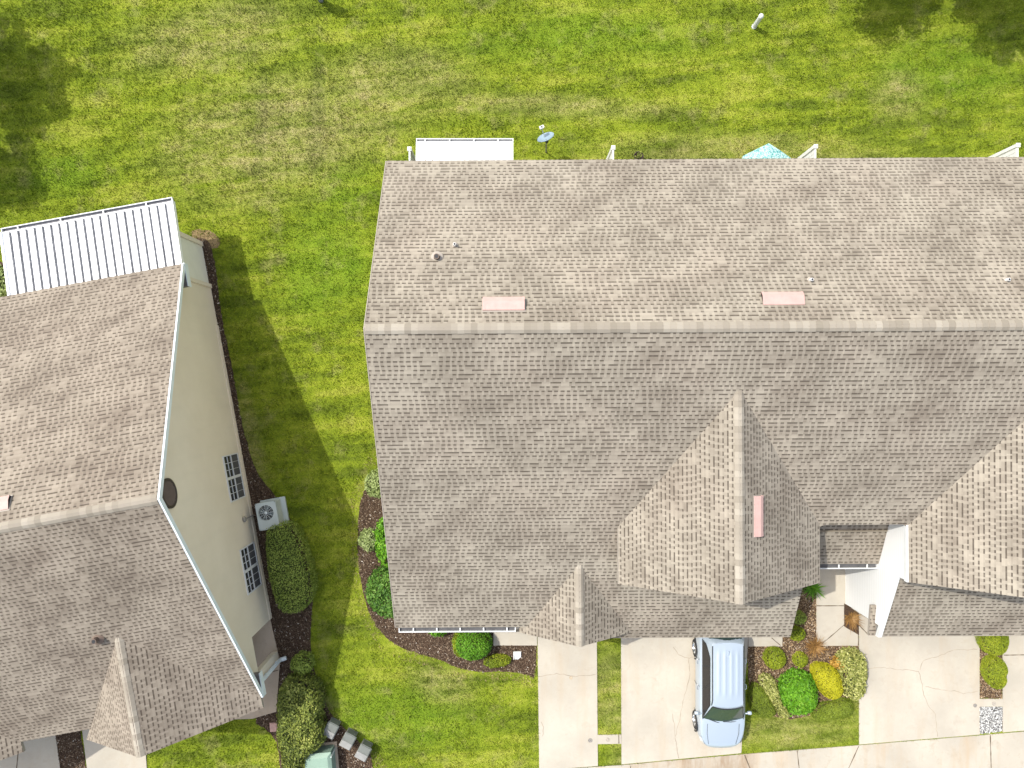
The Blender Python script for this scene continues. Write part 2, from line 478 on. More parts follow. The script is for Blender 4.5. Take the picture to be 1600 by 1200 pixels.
def inside(px_, py_, poly):
    r = np.zeros(len(px_), bool)
    n = len(poly); j = n - 1
    for i in range(n):
        xi, yi = poly[i]; xj, yj = poly[j]
        c = ((yi > py_) != (yj > py_)) & (px_ < (xj - xi) * (py_ - yi) / (yj - yi + 1e-12) + xi)
        r ^= c; j = i
    return r
def edge_dist(px_, py_, poly):
    d = np.full(len(px_), 1e9)
    for i in range(len(poly)):
        ax, ay = poly[i]; bx, by = poly[(i + 1) % len(poly)]
        vx, vy = bx - ax, by - ay
        t_ = np.clip(((px_ - ax) * vx + (py_ - ay) * vy) / (vx * vx + vy * vy + 1e-12), 0, 1)
        d = np.minimum(d, np.hypot(px_ - ax - t_ * vx, py_ - ay - t_ * vy))
    return d
def vnoise(x, y, cell, seed):
    """smooth value noise 0..1"""
    g = np.random.default_rng(seed).random((257, 257))
    u, v = x / cell + 1000, y / cell + 1000
    i, j = np.floor(u).astype(int), np.floor(v).astype(int)
    fu, fv = u - i, v - j
    fu = fu * fu * (3 - 2 * fu); fv = fv * fv * (3 - 2 * fv)
    G = lambda a, b: g[a % 257, b % 257]
    return (G(i, j) * (1 - fu) + G(i + 1, j) * fu) * (1 - fv) + (G(i, j + 1) * (1 - fu) + G(i + 1, j + 1) * fu) * fv
def PP(*pts, h=0.0):
    return [P(x, y, h) for x, y in pts]
def smooth_poly(pts, n=2):
    for _ in range(n):
        q = []
        for i in range(len(pts)):
            a, b = pts[i], pts[(i + 1) % len(pts)]
            q += [(a[0] * .75 + b[0] * .25, a[1] * .75 + b[1] * .25), (a[0] * .25 + b[0] * .75, a[1] * .25 + b[1] * .75)]
        pts = q
    return pts
def rough_poly(pts, step=0.12, amp=0.035, seed=1):
    r = random.Random(seed); q = []
    for i in range(len(pts)):
        a, b = Vector(pts[i]), Vector(pts[(i + 1) % len(pts)])
        n = max(1, int((b - a).length / step))
        for k in range(n):
            p = a.lerp(b, k / n)
            q.append((p.x + r.uniform(-amp, amp), p.y + r.uniform(-amp, amp)))
    return q

# ------------------------------------------------------------------ ground: lawn, beds, concrete
m = MB()
G = 700
m.poly([(-G, -G, 0), (G, -G, 0), (G, G, 0), (-G, G, 0)])
lawn = m.build('lawn', ['soil']); tag(lawn, kind='structure')

# left house frame: u runs along its ridge, v down the photo across it
TH = R(10.4); CT, ST = math.cos(TH), math.sin(TH)
def L(u, v, z=0.0): return (u * CT + v * ST, u * ST - v * CT, z)
YAW = 0.006
def B(x, y, z=0.0): return (x - y * YAW, y + x * YAW, z)       # right building frame

bed_w = smooth_poly(PP((300, 372), (328, 374), (338, 420), (347, 500), (366, 590), (378, 660), (398, 735), (425, 768), (447, 800), (468, 832),
        (482, 870), (489, 915), (488, 960), (484, 1000), (490, 1045), (503, 1085), (520, 1122), (548, 1146), (590, 1188), (560, 1240), (440, 1240),
        (436, 1165), (420, 1140), (395, 1128), (395, 1000), (360, 800)), 1)
bed_e = smooth_poly(PP((640, 735), (590, 735), (566, 770), (560, 810), (558, 850), (562, 900), (570, 935), (582, 972), (610, 1003), (645, 1019), (685, 1029), (715, 1043),
        (745, 1050), (790, 1048), (820, 1052), (838, 1062), (838, 985), (836, 940), (640, 940)), 1)
bed_c = PP((1166, 960), (1166, 1005), (1169, 1060), (1174, 1100), (1205, 1119), (1235, 1123), (1262, 1118), (1290, 1105), (1318, 1092), (1340, 1085), (1341, 1008), (1275, 1008), (1275, 860), (1240, 860), (1235, 960))
bed_d = PP((1530, 960), (1565, 960), (1565, 1091), (1530, 1091))
bed_g = PP((1530, 1104), (1565.5, 1104), (1565.5, 1142), (1530, 1146))
bed_l = [P(84, 1140), P(124, 1130), P(140, 1230), P(100, 1230)]
bed_p = PP((1318, 942), (1341, 955), (1341, 992), (1318, 978))
bed_n = smooth_poly(PP((-40, 405), (14, 408), (24, 470), (-40, 490)), 1)
dry_e = smooth_poly(PP((640, 660), (586, 690), (566, 730), (548, 770), (548, 830), (550, 900), (556, 940), (570, 985), (600, 1020), (640, 1034), (680, 1044), (710, 1058),
        (745, 1064), (790, 1062), (815, 1066), (838, 1082), (838, 960), (640, 940)), 1)
dry_w = smooth_poly(PP((290, 362), (330, 366), (340, 380), (352, 480), (376, 600), (392, 690), (410, 745), (440, 780), (470, 820), (492, 870), (497, 960), (492, 1010), (500, 1050),
        (516, 1096), (530, 1122), (560, 1145), (606, 1190), (560, 1240), (440, 1240), (400, 1100), (360, 800)), 1)
dry_n = smooth_poly(PP((292, 364), (318, 358), (340, 366), (346, 384), (332, 392), (312, 380)), 1)
dry_s = smooth_poly(PP((484, 1050), (498, 1052), (512, 1090), (528, 1120), (560, 1146), (610, 1194), (596, 1210), (540, 1150), (505, 1110)), 1)
def sheet(name, polys, mat, z, rough=0.04, kind='structure', seed=1):
    mm = MB()
    for i, pl in enumerate(polys):
        pl = rough_poly(pl, 0.15, rough, seed + i)
        a = sum(pl[k][0] * pl[(k + 1) % len(pl)][1] - pl[(k + 1) % len(pl)][0] * pl[k][1] for k in range(len(pl)))
        if a < 0: pl = pl[::-1]
        mm.poly([(x, y, z) for x, y in pl])
    return tag(mm.build(name, [mat]), kind=kind)
sheet('dry_ground', [dry_n], 'drysoil', 0.006, 0.07, seed=5)
sheet('mulch_bed', [bed_w, bed_e, bed_c, bed_d, bed_l, bed_n], 'mulch', 0.014, 0.03, seed=20)
sheet('mulch_patch', [bed_p], 'mulch', 0.048, 0.01, seed=50)
sheet('gravel_bed', [bed_g], 'gravelbed', 0.016, 0.004, seed=40)

def strip(mm, pts, w, z, mi, jitter=0.0, seed=1):
    """thin line laid on a slab: joint or crack"""
    r = random.Random(seed)
    q = []
    for i in range(len(pts) - 1):
        a, b = Vector(pts[i]), Vector(pts[i + 1])
        n = max(1, int((b - a).length / 0.12)) if jitter else 1
        for k in range(n): q.append(a.lerp(b, k / n) + Vector((r.uniform(-jitter, jitter), r.uniform(-jitter, jitter))))
    q.append(Vector(pts[-1]))
    Lf, Rt = [], []
    for i, p in enumerate(q):
        d = (q[min(i + 1, len(q) - 1)] - q[max(i - 1, 0)]).normalized()
        nrm = Vector((-d.y, d.x)); ww = w / 2 * (r.uniform(0.5, 1.3) if jitter else 1)
        Lf.append(p + nrm * ww); Rt.append(p - nrm * ww)
    for i in range(len(q) - 1):
        mm.poly([(*Rt[i], z), (*Rt[i + 1], z), (*Lf[i + 1], z), (*Lf[i], z)], mi)
ZC = 0.04
drive_w = PP((839.5, 960), (932, 960), (934, 1196), (842.5, 1203))
drive_m = PP((970, 960), (1169, 960), (1168, 1010), (1161, 1100), (1158, 1176), (971, 1193.5))
walk_x = PP((933, 1148), (970.3, 1147), (970.6, 1161.5), (933.3, 1162))
drive_e = PP((1341.5, 940), (1529.6, 940), (1529.8, 1147), (1342, 1162.5))
drive_f = PP((1566, 940), (1760, 940), (1760, 1128), (1566, 1143.5))
walk_g = PP((1529.6, 1091.5), (1566, 1091.5), (1566, 1103.5), (1529.6, 1103.5))
apron = PP((600, 1223.5), (843, 1203.7), (972, 1195), (1158, 1178.2), (1342, 1164), (1530, 1148.5), (1760, 1129), (1760, 1300), (600, 1300))
walk_entry = PP((1275, 870), (1345, 870), (1341, 955), (1341, 1008.5), (1275, 1008.5))
walk_porch = PP((771, 960), (839, 960), (839, 1008), (771, 1008))
walk_side = PP((1169, 960), (1222, 960), (1222, 1009.5), (1169, 1009.5))
drive_ll = PP((-60, 1080), (78, 1080), (99, 1230), (-60, 1260))
drive_l = [P(124, 1100), P(222, 1080), P(232, 1230), P(142, 1240)]
porch_l = PP((380, 955), (420, 955), (438, 1033), (432.5, 1111), (395, 1122), (340, 1124), (330, 1000))
def slabs(name, poly, mat='concrete', z=ZC, lines=(), cracks=()):
    mm = MB()
    mm.prism(poly, -0.05, z, 0)
    for i, (a, b) in enumerate(lines): strip(mm, PP(a, b), 0.035, z + 0.004, 1, 0.003, i)
    for i, c in enumerate(cracks): strip(mm, PP(*c), 0.022, z + 0.004, 2, 0.022, i + 7)
    return tag(mm.build(name, [mat, 'joint', 'crack']), kind='structure')
slabs('driveway', drive_w, lines=(), cracks=(((841, 1056), (870, 1052), (900, 1056), (931, 1053)), ((846, 1128), (850, 1136), (847, 1150))))
slabs('driveway', drive_m, cracks=(((1052, 1010), (1060, 1022), (1076, 1028), (1077, 1060), (1068, 1090), (1060, 1130), (1055, 1150)),
      ((1051, 1115), (1055, 1150), (1060, 1184)), ((1076, 1028), (1090, 1025))))
slabs('walkway', walk_x, z=0.036, lines=(((966.5, 1147.5), (966.8, 1161)),))
slabs('driveway', drive_e, lines=(), cracks=(((1352, 1044), (1376, 1042), (1400, 1045), (1420, 1046), (1435, 1048), (1440, 1070), (1442, 1085), (1450, 1102), (1460, 1115), (1464, 1150)),
      ((1437, 1047), (1441, 1031), (1465, 1025), (1490, 1015), (1526, 1014)), ((1445, 1072), (1470, 1077), (1490, 1079), (1505, 1083), (1527, 1079))))
slabs('driveway', drive_f, lines=(((1567, 1023), (1640, 1022)),))
slabs('walkway', walk_g, z=0.036)
slabs('apron', apron, 'concrete_apron', 0.03, lines=(((1163, 1179), (1178, 1216)), ((1245, 1172), (1250, 1216)), ((1341, 1165.5), (1318, 1216)), ((1546.5, 1148), (1548.5, 1230)), ((985, 1196), (985, 1230))))
slabs('walkway', walk_entry, lines=(((1275, 946), (1318, 946)), ((1283, 1006), (1318, 976)), ((1339.5, 955), (1340.5, 1008)), ((1340, 975), (1357, 992))))
slabs('walkway', walk_porch, 'concrete', lines=(((771, 984), (839, 984)),))
slabs('walkway', walk_side, z=0.038, lines=(((1205, 996), (1219, 1008)),))
slabs('driveway', drive_ll, lines=(((30, 1170), (26, 1210)),))
slabs('driveway', drive_l)
slabs('porch_floor', porch_l, 'concrete_porch', 0.06, lines=(((412, 1052), (436, 1046)),))

# ------------------------------------------------------------------ roofs
def ridge_caps(name, a, b, pitch_a, pitch_b, parent, w=0.155, step=0.19, seed=3, side=None, lift=0.022):
    """overlapping cap shingles bent over a ridge from a to b; pitch_* are the slopes to its left and right"""
    r = random.Random(seed)
    a, b = Vector(a), Vector(b)
    d = (b - a); ln = d.length; d.normalize()
    sd = Vector((0, 0, 1)).cross(d).normalized()
    mm = MB()
    n = int(ln / step)
    for i in range(n + 1):
        t0 = i * step; t1 = min(ln, t0 + step * 1.04)
        if t1 - t0 < 0.03: continue
        ww = w * r.uniform(0.96, 1.05)
        sec = [(-ww, -ww * pitch_b), (-ww * 0.35, -ww * 0.35 * pitch_b + 0.004), (ww * 0.35, -ww * 0.35 * pitch_a + 0.004), (ww, -ww * pitch_a)]
        vs = []
        for tt, z in ((t0, lift + 0.012), (t1, lift)):
            for x, dz in sec:
                vs.append(a + d * tt + sd * x + Vector((0, 0, dz + z)))
        for x, dz in sec:
            vs.append(a + d * t0 + sd * x + Vector((0, 0, dz - 0.02)))
        mm.mesh(vs, [(0, 4, 5, 1), (1, 5, 6, 2), (2, 6, 7, 3), (8, 0, 1, 9), (9, 1, 2, 10), (10, 2, 3, 11)])
    return mm.build(name, ['cap'], parent, a)

M['gutter_in'] = painted('gutter_inside', (0.075, 0.075, 0.078), 0.8, amt=.3)
def gutter(name, a, b, out, parent, mats=('white', 'gutter_in'), w=0.145, hang=0.75, n0=None, depth=0.10):
    """open trough from a to b at eave height, out = horizontal unit vector away from the wall"""
    a, b, out = Vector(a), Vector(b), Vector(out)
    d = (b - a); ln = d.length; d.normalize()
    z = Vector((0, 0, 1))
    mm = MB()
    def bar(p, q, ox0, ox1, z0, z1, mi):
        c = [p + out * ox0 + z * z0, q + out * ox0 + z * z0, q + out * ox1 + z * z0, p + out * ox1 + z * z0,
             p + out * ox0 + z * z1, q + out * ox0 + z * z1, q + out * ox1 + z * z1, p + out * ox1 + z * z1]
        mm.mesh(c, [(0, 1, 2, 3), (7, 6, 5, 4), (4, 5, 1, 0), (5, 6, 2, 1), (6, 7, 3, 2), (7, 4, 0, 3)], mi)
    bar(a, b, 0.0, w, -depth, -depth + 0.012, 1)
    bar(a, b, -0.012, 0.012, -depth + 0.012, -0.015, 1)
    bar(a, b, w - 0.008, w + 0.022, -depth + 0.012, 0.012, 0)
    bar(a, a + d * 0.03, 0.012, w - 0.008, -depth + 0.012, 0.006, 0)
    bar(b - d * 0.03, b, 0.012, w - 0.008, -depth + 0.012, 0.006, 0)
    n = max(1, int(ln / hang))
    for i in range(n):
        p = a + d * ((i + 0.6) * ln / n)
        bar(p, p + d * 0.045, 0.012, w - 0.008, -0.02, 0.003, 0)
    return mm.build(name, list(mats), parent, a)

def roof_vent(c, along, up, normal, size, parent, name='attic_vent'):
    """low faded metal box lying on a roof plane, open dark ends"""
    c, along, up, normal = map(Vector, (c, along, up, normal))
    l, w, h = size
    mm = MB()
    def q(x, y, z): return c + along * x + up * y + normal * z
    prof = [(-w / 2, 0.0), (-w / 2, h), (-w * 0.1, h * 1.12), (w / 2, h * 0.35), (w / 2, 0.0)]
    n = len(prof)
    vs = [q(-l / 2, y, z) for y, z in prof] + [q(l / 2, y, z) for y, z in prof]
    mm.mesh(vs, [(i, i + 1, n + i + 1, n + i) for i in range(n - 1)], 0)
    mm.mesh(vs, [tuple(reversed(range(n))), tuple(range(n, 2 * n))], 1)
    for sgn in (-1, 1):                                                        # folded lips round the openings
        vs = [q(sgn * (l / 2 + 0.02), y * 1.02, z + 0.006) for y, z in prof] + [q(sgn * (l / 2 - 0.05), y * 1.02, z + 0.006) for y, z in prof]
        mm.mesh(vs, [(i, i + 1, n + i + 1, n + i) for i in range(n - 1)], 0)
    fl = 0.05
    mm.poly([q(-l / 2 - fl, -w / 2 - fl, 0.012), q(l / 2 + fl, -w / 2 - fl, 0.012), q(l / 2 + fl, w / 2 + fl, 0.012), q(-l / 2 - fl, w / 2 + fl, 0.012)], 2)
    return mm.build(name, ['pink', 'pink_dark', 'drip'], parent, c)

def pipe_stack(name, p, r, h, mat, parent, cap=False):
    mm = MB(); p = Vector(p)
    mm.tube([p - Vector((0, 0, 0.15)), p + Vector((0, 0, h))], r, 12, 0)
    mm.lathe([(r * 2.2, 0.02), (r * 1.15, 0.06)], p, seg=16, mi=2)
    mm.lathe([(0.0, h + 0.003), (r * 0.75, h + 0.003)], p, seg=12, mi=1)
    if cap:
        mm.lathe([(r * 0.6, h), (r * 1.5, h + 0.03), (r * 1.5, h + 0.10), (r * 0.5, h + 0.14), (0, h + 0.145)], p, seg=16, mi=0)
    return mm.build(name, [mat, 'black', 'drip'], parent, p)

# ================================================================== right building
RX0, RX1 = -4.207, 24.0
RY, RZ = 1.60, 7.70
PS, PN = 0.496, 0.629
NE, SE, GE = 7.59, -8.69, -9.20
def zS(y): return RZ - PS * (RY - y)
def zN(y): return RZ - PN * (y - RY)
CE = RY - (RZ - 4.57) / PS                       # court eave, same height as the wing eaves
h1 = thing('townhouse_row', B(2, 0, 0), 'long row house with beige gable ended shingle roof, cross gables and white siding', 'house')

def SP(x, y): return B(x, y, zS(y))
def NP(x, y): return B(x, y, zN(y))
m = MB()
fr = 0.26
corner = []
for k in range(6):
    a = R(90 + 90 * k / 5)
    corner.append(SP(10.06 + fr + fr * math.cos(a), CE - fr + fr * math.sin(a)))
m.slab([SP(RX0, RY), SP(RX0, SE), SP(2.2, SE), SP(2.2, GE), SP(10.0, GE), SP(10.06, CE - fr)] + corner[::-1][1:] +
       [SP(12.9, CE), SP(13.2, CE - 0.22), SP(13.2, GE), SP(RX1, GE), SP(RX1, RY)], 0.11)
m.slab([NP(RX0, RY), NP(RX1, RY), NP(RX1, NE), NP(RX0, NE)], 0.11, uvoff=(0.4, 0.05))
roof1 = m.build('roof', ['shingle', 'drip'], h1, B(0, RY, RZ))
ridge_caps('ridge_cap', B(RX0, RY, RZ), B(RX1, RY, RZ), PN, PS, roof1, 0.15)

WINGS = ((6.80, 3.32), (16.37, 3.32))
WZ, WE, WF = 6.80, 4.57, -6.62
wings = []
for wi, (cx, hw) in enumerate(WINGS):
    ay = RY - (RZ - WZ) / PS
    m = MB()
    m.slab([B(cx, ay, WZ), B(cx - hw, CE, WE), B(cx - hw, WF, WE), B(cx, WF, WZ)], 0.10, uvoff=(wi * 1.3, 0))
    m.slab([B(cx, ay, WZ), B(cx, WF, WZ), B(cx + hw, WF, WE), B(cx + hw, CE, WE)], 0.10, uvoff=(wi * 1.7 + 0.6, 0.06))
    wr = m.build('cross_gable_roof', ['shingle', 'drip'], h1, B(cx, WF, WE))
    p = (WZ - WE) / hw
    ridge_caps('ridge_cap', B(cx, WF, WZ), B(cx, ay + 0.1, WZ), p, p, wr, 0.15, seed=11 + wi)
    wings.append(wr)
    # gable wall under it and its cheeks down to the main roof, white rake boards
    m = MB()
    yf = WF + 0.33
    m.poly([B(cx - hw + .2, yf, zS(yf) - .05), B(cx + hw - .2, yf, zS(yf) - .05), B(cx + hw - .2, yf, WE - .02), B(cx, yf, WZ - .2), B(cx - hw + .2, yf, WE - .02)])
    for sx in (-1, 1):
        x = cx + sx * (hw - .2)
        q = [B(x, yf, zS(yf) - .05), B(x, CE, zS(CE) - .12), B(x, CE, WE - .02), B(x, yf, WE - .02)]
        m.poly(q if sx < 0 else q[::-1])
    m.build('gable_wall', ['siding_cream'] if 'siding_cream' in M else ['white'], h1, B(cx, yf, 3.6))
    m = MB()
    for sx in (-1, 1):
        a, b = Vector(B(cx, WF, WZ - .10)), Vector(B(cx + sx * hw, WF, WE - .10))
        dn = Vector((0, 0, -.16)); bk = Vector(B(0, .03, 0)) 
        c = [a + dn, b + dn, b, a]; c2 = [p_ + Vector((0, .03, 0)) for p_ in c]
        if sx < 0: c, c2 = c[::-1], c2[::-1]
        m.poly(c); m.poly(c2[::-1])
        if sx > 0: continue
        e0 = Vector(B(cx + sx * (hw + .004), WF, WE - .012)); e1 = Vector(B(cx + sx * (hw + .004), CE, WE - .012))
        o_ = Vector((sx * (.012 if wi == 0 else .06), 0, 0)); dd = Vector((0, 0, -.17))
        q = [e0 + o_, e1 + o_, e1 + o_ + dd, e0 + o_ + dd]
        m.poly(q if sx < 0 else q[::-1])
        q = [e0, e1, e1 + o_, e0 + o_]
        m.poly(q[::-1] if sx < 0 else q)
    m.build('rake_board', ['drip' if wi == 0 else 'white'], wr, B(cx, WF, WE))

# small entry gable
cx, hw, gz, ge, gf = 2.26, 2.16, 3.85, 2.34, -8.95
ay = RY - (RZ - gz) / PS
m = MB()
m.slab([B(cx, ay, gz), B(cx - hw, gf, ge), B(cx, gf, gz)], 0.09)
m.slab([B(cx, ay, gz), B(cx, gf, gz), B(cx + hw, gf, ge)], 0.09, uvoff=(0.3, 0.04))
er = m.build('entry_gable_roof', ['shingle', 'drip'], h1, B(cx, gf, ge))
ridge_caps('ridge_cap', B(cx, gf, gz), B(cx, ay + 0.08, gz), (gz - ge) / hw, (gz - ge) / hw, er, 0.14, seed=31)
# porch roof in the court
m = MB()
def zP(y): return 3.22 - 0.46 * (-5.2 - y)
m.slab([B(9.75, -4.2, zP(-4.2)), B(9.75, -6.5, zP(-6.5)), B(13.06, -6.5, zP(-6.5)), B(13.06, -4.2, zP(-4.2))], 0.09, uvoff=(0.9, 0.02))
pr = m.build('porch_roof', ['shingle', 'drip'], h1, B(11.5, -6.5, 2.6))
gutter('gutter', B(10.0, -6.51, zP(-6.5) - .01), B(13.04, -6.51, zP(-6.5) - .01), (0, -1, 0), h1, hang=1.0)
gutter('gutter', B(RX0 + .1, SE - .01, zS(SE) - .02), B(cx - hw - .02, SE - .01, zS(SE) - .02), (0, -1, 0), h1, hang=0.7)

# siding walls of the building
t = NT('lap_siding_white')
s_ = t.sep(t.pos())
lap = t.math('FRACT', t.math('DIVIDE', s_[2], 0.13))
cc = t.mix(t.rng(lap, 0.86, 0.98), (0.72, 0.72, 0.71), (0.54, 0.54, 0.54))
cc = t.mix(t.rng(t.noise(t.pos(), 1.5, 4, 0.6), 0.45, 0.75, 0, 0.12), cc, (0.6, 0.58, 0.52))
t.bump(lap, 0.5, 0.015)
M['siding'] = t.done(cc, 0.55)
t = NT('stucco_cream')
n = t.noise(t.pos(), 0.8, 5, 0.6); n2 = t.noise(t.pos(), 90, 2, 0.7)
zz = t.sep(t.pos())[2]
vs_ = t.noise(t.comb(t.math('MULTIPLY', t.sep(t.pos())[1], 2.0), t.math('MULTIPLY', zz, 0.25), 0), 1.4, 4, 0.6)
cc = t.mix(t.rng(n, 0.35, 0.7), (0.635, 0.565, 0.445), (0.675, 0.607, 0.485))
cc = t.mix(t.rng(vs_, 0.5, 0.75, 0, 0.22), cc, (0.54, 0.50, 0.40))
t.bump(n2, 0.35, 0.006)
M['stucco'] = t.done(cc, 0.9)

def wallquad(mm, a, b, ztop_a, ztop_b, z0=0.0, mi=0):
    """wall from a to b (plan), outward side on the right of a->b"""
    mm.poly([(*a, z0), (*b, z0), (*b, ztop_b), (*a, ztop_a)], mi)
b2 = lambda x, y: B(x, y)[:2]
m = MB()
ov = 0.32
xw = RX0 + ov
ys, yn = SE + ov, NE - ov
# west gable wall
m.poly([B(xw, ys, 0), B(xw, ys, zS(ys) - .13), B(xw, RY, RZ - .13), B(xw, yn, zN(yn) - .13), B(xw, yn, 0)])
m.poly([B(xw, yn, 0), B(xw, yn, zN(yn) - .13), B(RX1, yn, zN(yn) - .13), B(RX1, yn, 0)])               # garden side
m.poly([B(.6, ys, 0), B(.6, ys, zS(ys) - .13), B(xw, ys, zS(ys) - .13), B(xw, ys, 0)])
m.poly([B(.6, -7.4, 0), B(.6, -7.4, 2.9), B(.6, ys, 2.6), B(.6, ys, 0)][::-1])
m.poly([B(4.0, -7.4, 0), B(4.0, -7.4, 2.9), B(.6, -7.4, 2.9), B(.6, -7.4, 0)])                         # back of the entry recess
gy = GE + .3
m.poly([B(4.0, gy, 0), B(4.0, gy, zS(gy) - .13), B(4.0, -7.4, 2.9), B(4.0, -7.4, 0)])
m.poly([B(9.75, gy, 0), B(9.75, gy, zS(gy) - .13), B(4.0, gy, zS(gy) - .13), B(4.0, gy, 0)])           # garage front
m.poly([B(9.75, -4.4, 0), B(9.75, -4.4, zS(-4.4) - .13), B(9.75, gy, zS(gy) - .13), B(9.75, gy, 0)])   # garage side to the court
m.poly([B(13.07, -5.2, 0), B(13.07, -5.2, 3.3), B(9.75, -5.2, 3.3), B(9.75, -5.2, 0)])                 # porch back wall
m.poly([B(RX1, gy, 0), B(RX1, gy, zS(gy) - .13), B(13.3, gy, zS(gy) - .13), B(13.3, gy, 0)])
m.build('wall', ['stucco'], h1, B(2, 0, 0))
# tall white sided wall on the court
m = MB()
wy = -8.72
tops = [(-4.3, 4.5), (WF + .02, 4.5), (WF - .02, zS(WF) + .12), (wy, zS(wy) + .12)]
f = [B(13.07, wy, 0)] + [B(13.07, y, z) for y, z in tops[::-1]] + [B(13.07, -4.3, 0)]
g = [(p_[0] + .12, p_[1], p_[2]) for p_ in f]
m.poly(f); m.poly(g[::-1])
for i in range(len(f)):
    j = (i + 1) % len(f)
    m.poly([f[j], f[i], g[i], g[j]])
sw = m.build('siding_wall', ['siding'], h1, B(13.07, wy, 0))
m = MB()                                                                                             # sloping white rake trim and the return at its foot
a, b = Vector(B(13.10, -5.9, zS(-5.9) + .13)), Vector(B(13.10, GE + .02, zS(GE) + .13))
for p0, p1, w_, d_ in ((a, b, .13, .2),):
    c = [p0, p1, p1 + Vector((w_, 0, 0)), p0 + Vector((w_, 0, 0))]
    c2 = [q - Vector((0, 0, d_)) for q in c]
    m.mesh(c + c2, [(0, 1, 2, 3), (7, 6, 5, 4), (0, 4, 5, 1), (1, 5, 6, 2), (2, 6, 7, 3), (3, 7, 4, 0)])
m.build('rake_board', ['white'], sw, a)
m = MB()
m.slab([B(12.88, -8.05, 2.42), B(12.88, GE, 2.24), B(13.12, GE, 2.24), B(13.12, -8.05, 2.42)], 0.12)
m.build('eave_return', ['shingle', 'drip'], h1, B(13, GE, 2.2))
# garage doors under the front eave, front door in the recess
def garage(x0, x1, y):
    mm = MB()
    for k in range(4):
        z0 = 0.06 + k * .52
        mm.box(B((x0 + x1) / 2, y - .03, z0 + .25), (x1 - x0, .05, .505), YAW)
        for q in range(8):
            xx = x0 + (q + .5) * (x1 - x0) / 8
            mm.box(B(xx, y - .06, z0 + .25), ((x1 - x0) / 8 - .14, .02, .32), YAW)
    return mm.build('garage_door', ['white'], h1, B((x0 + x1) / 2, y, 0))
garage(4.5, 9.3, gy); garage(13.8, 18.3, gy)
m = MB(); m.box(B(2.3, -7.43, 1.08), (.95, .05, 2.05), YAW)
for k, (zz, hh) in enumerate(((1.62, .7), (.62, .75))):
    for sx in (-.22, .22): m.box(B(2.3 + sx, -7.46, zz), (.3, .03, hh), YAW)
m.build('front_door', [painted('door_brown', (.16, .06, .04), .4)], h1, B(2.3, -7.43, 0))
# roof fittings
nS = Vector((0, -PS, 1)).normalized(); upS = Vector((0, 1, PS)).normalized()
nN = Vector((0, PN, 1)).normalized(); upN = Vector((0, -1, PN)).normalized()
def on_n(px_, py_):
    y = -(py_ - 600) * 21.2 / 1110
    for _ in range(12): y = -(py_ - 600) * (28 - zN(y)) / 1110
    return ((px_ - 800) * (28 - zN(y)) / 1110, y, zN(y))
for px_, py_ in ((787, 477), (1222, 469)):
    roof_vent(on_n(px_, py_), (1, YAW, 0), upN, nN, (1.18, .40, .14), roof1)
wp = (WZ - WE) / 3.32
roof_vent(B(7.44, -4.06, WZ - wp * .64), (0, -1, 0), (-1 / math.hypot(1, wp), 0, wp / math.hypot(1, wp)), (wp / math.hypot(1, wp), 0, 1 / math.hypot(1, wp)), (1.2, .33, .10), wings[0])
pipe_stack('flue', on_n(683, 402), .085, .20, 'brownpipe', roof1)
for q in ((711, 383), (1265, 438), (1570, 438)):
    pipe_stack('vent_pipe', on_n(*q), .045, .20, 'whitepipe', roof1)
# fascia along the garden eave and left rakes (drip edge light)
m = MB()
for y0, y1, fz in ((RY, NE, zN), (RY, SE, zS)):
    a, b = Vector(B(RX0 - .012, y0, fz(y0) - .012)), Vector(B(RX0 - .012, y1, fz(y1) - .012))
    dn = Vector((0, 0, -.18)); o_ = Vector((-.025, 0, 0))
    for q in ([a, b, b + dn, a + dn],):
        c = [p_ + o_ for p_ in q]
        m.mesh(q + c, [(0, 1, 2, 3), (7, 6, 5, 4), (0, 4, 5, 1), (1, 5, 6, 2), (2, 6, 7, 3), (3, 7, 4, 0)])
m.build('rake_board', ['drip'], roof1, B(RX0, RY, RZ))
# white insulated patio roof at the back
m = MB()
x0, x1, y0, y1 = -3.43, .05, 7.15, 8.66
for k in range(4):
    xa, xb = x0 + (x1 - x0) * k / 4, x0 + (x1 - x0) * (k + 1) / 4
    m.slab([(xa, y0, 2.78), (xb - .008, y0, 2.78), (xb - .008, y1, 2.60), (xa, y1, 2.60)], .07, 0, 0)
for k in range(12):
    m.lathe([(0, .014), (.018, .010), (.02, 0)], (x0 + .35 + k * .24, 7.98 + .008 * k, 2.682), seg=8, mi=1)
po = m.build('patio_roof', ['pan', 'drip'], h1, (x0, y0, 2.6))
gutter('gutter', (x1, y1 + .005, 2.585), (x0, y1 + .005, 2.585), (0, 1, 0), po, mats=('white', painted('gutter_grey', (.42, .42, .42), .6)), w=.10)
for x in (x0 + .1, x1 - .1):
    m = MB(); m.box((x, 8.5, 1.27), (.08, .08, 2.5)); m.build('patio_post', ['white'], po, (x, 8.5, 0))

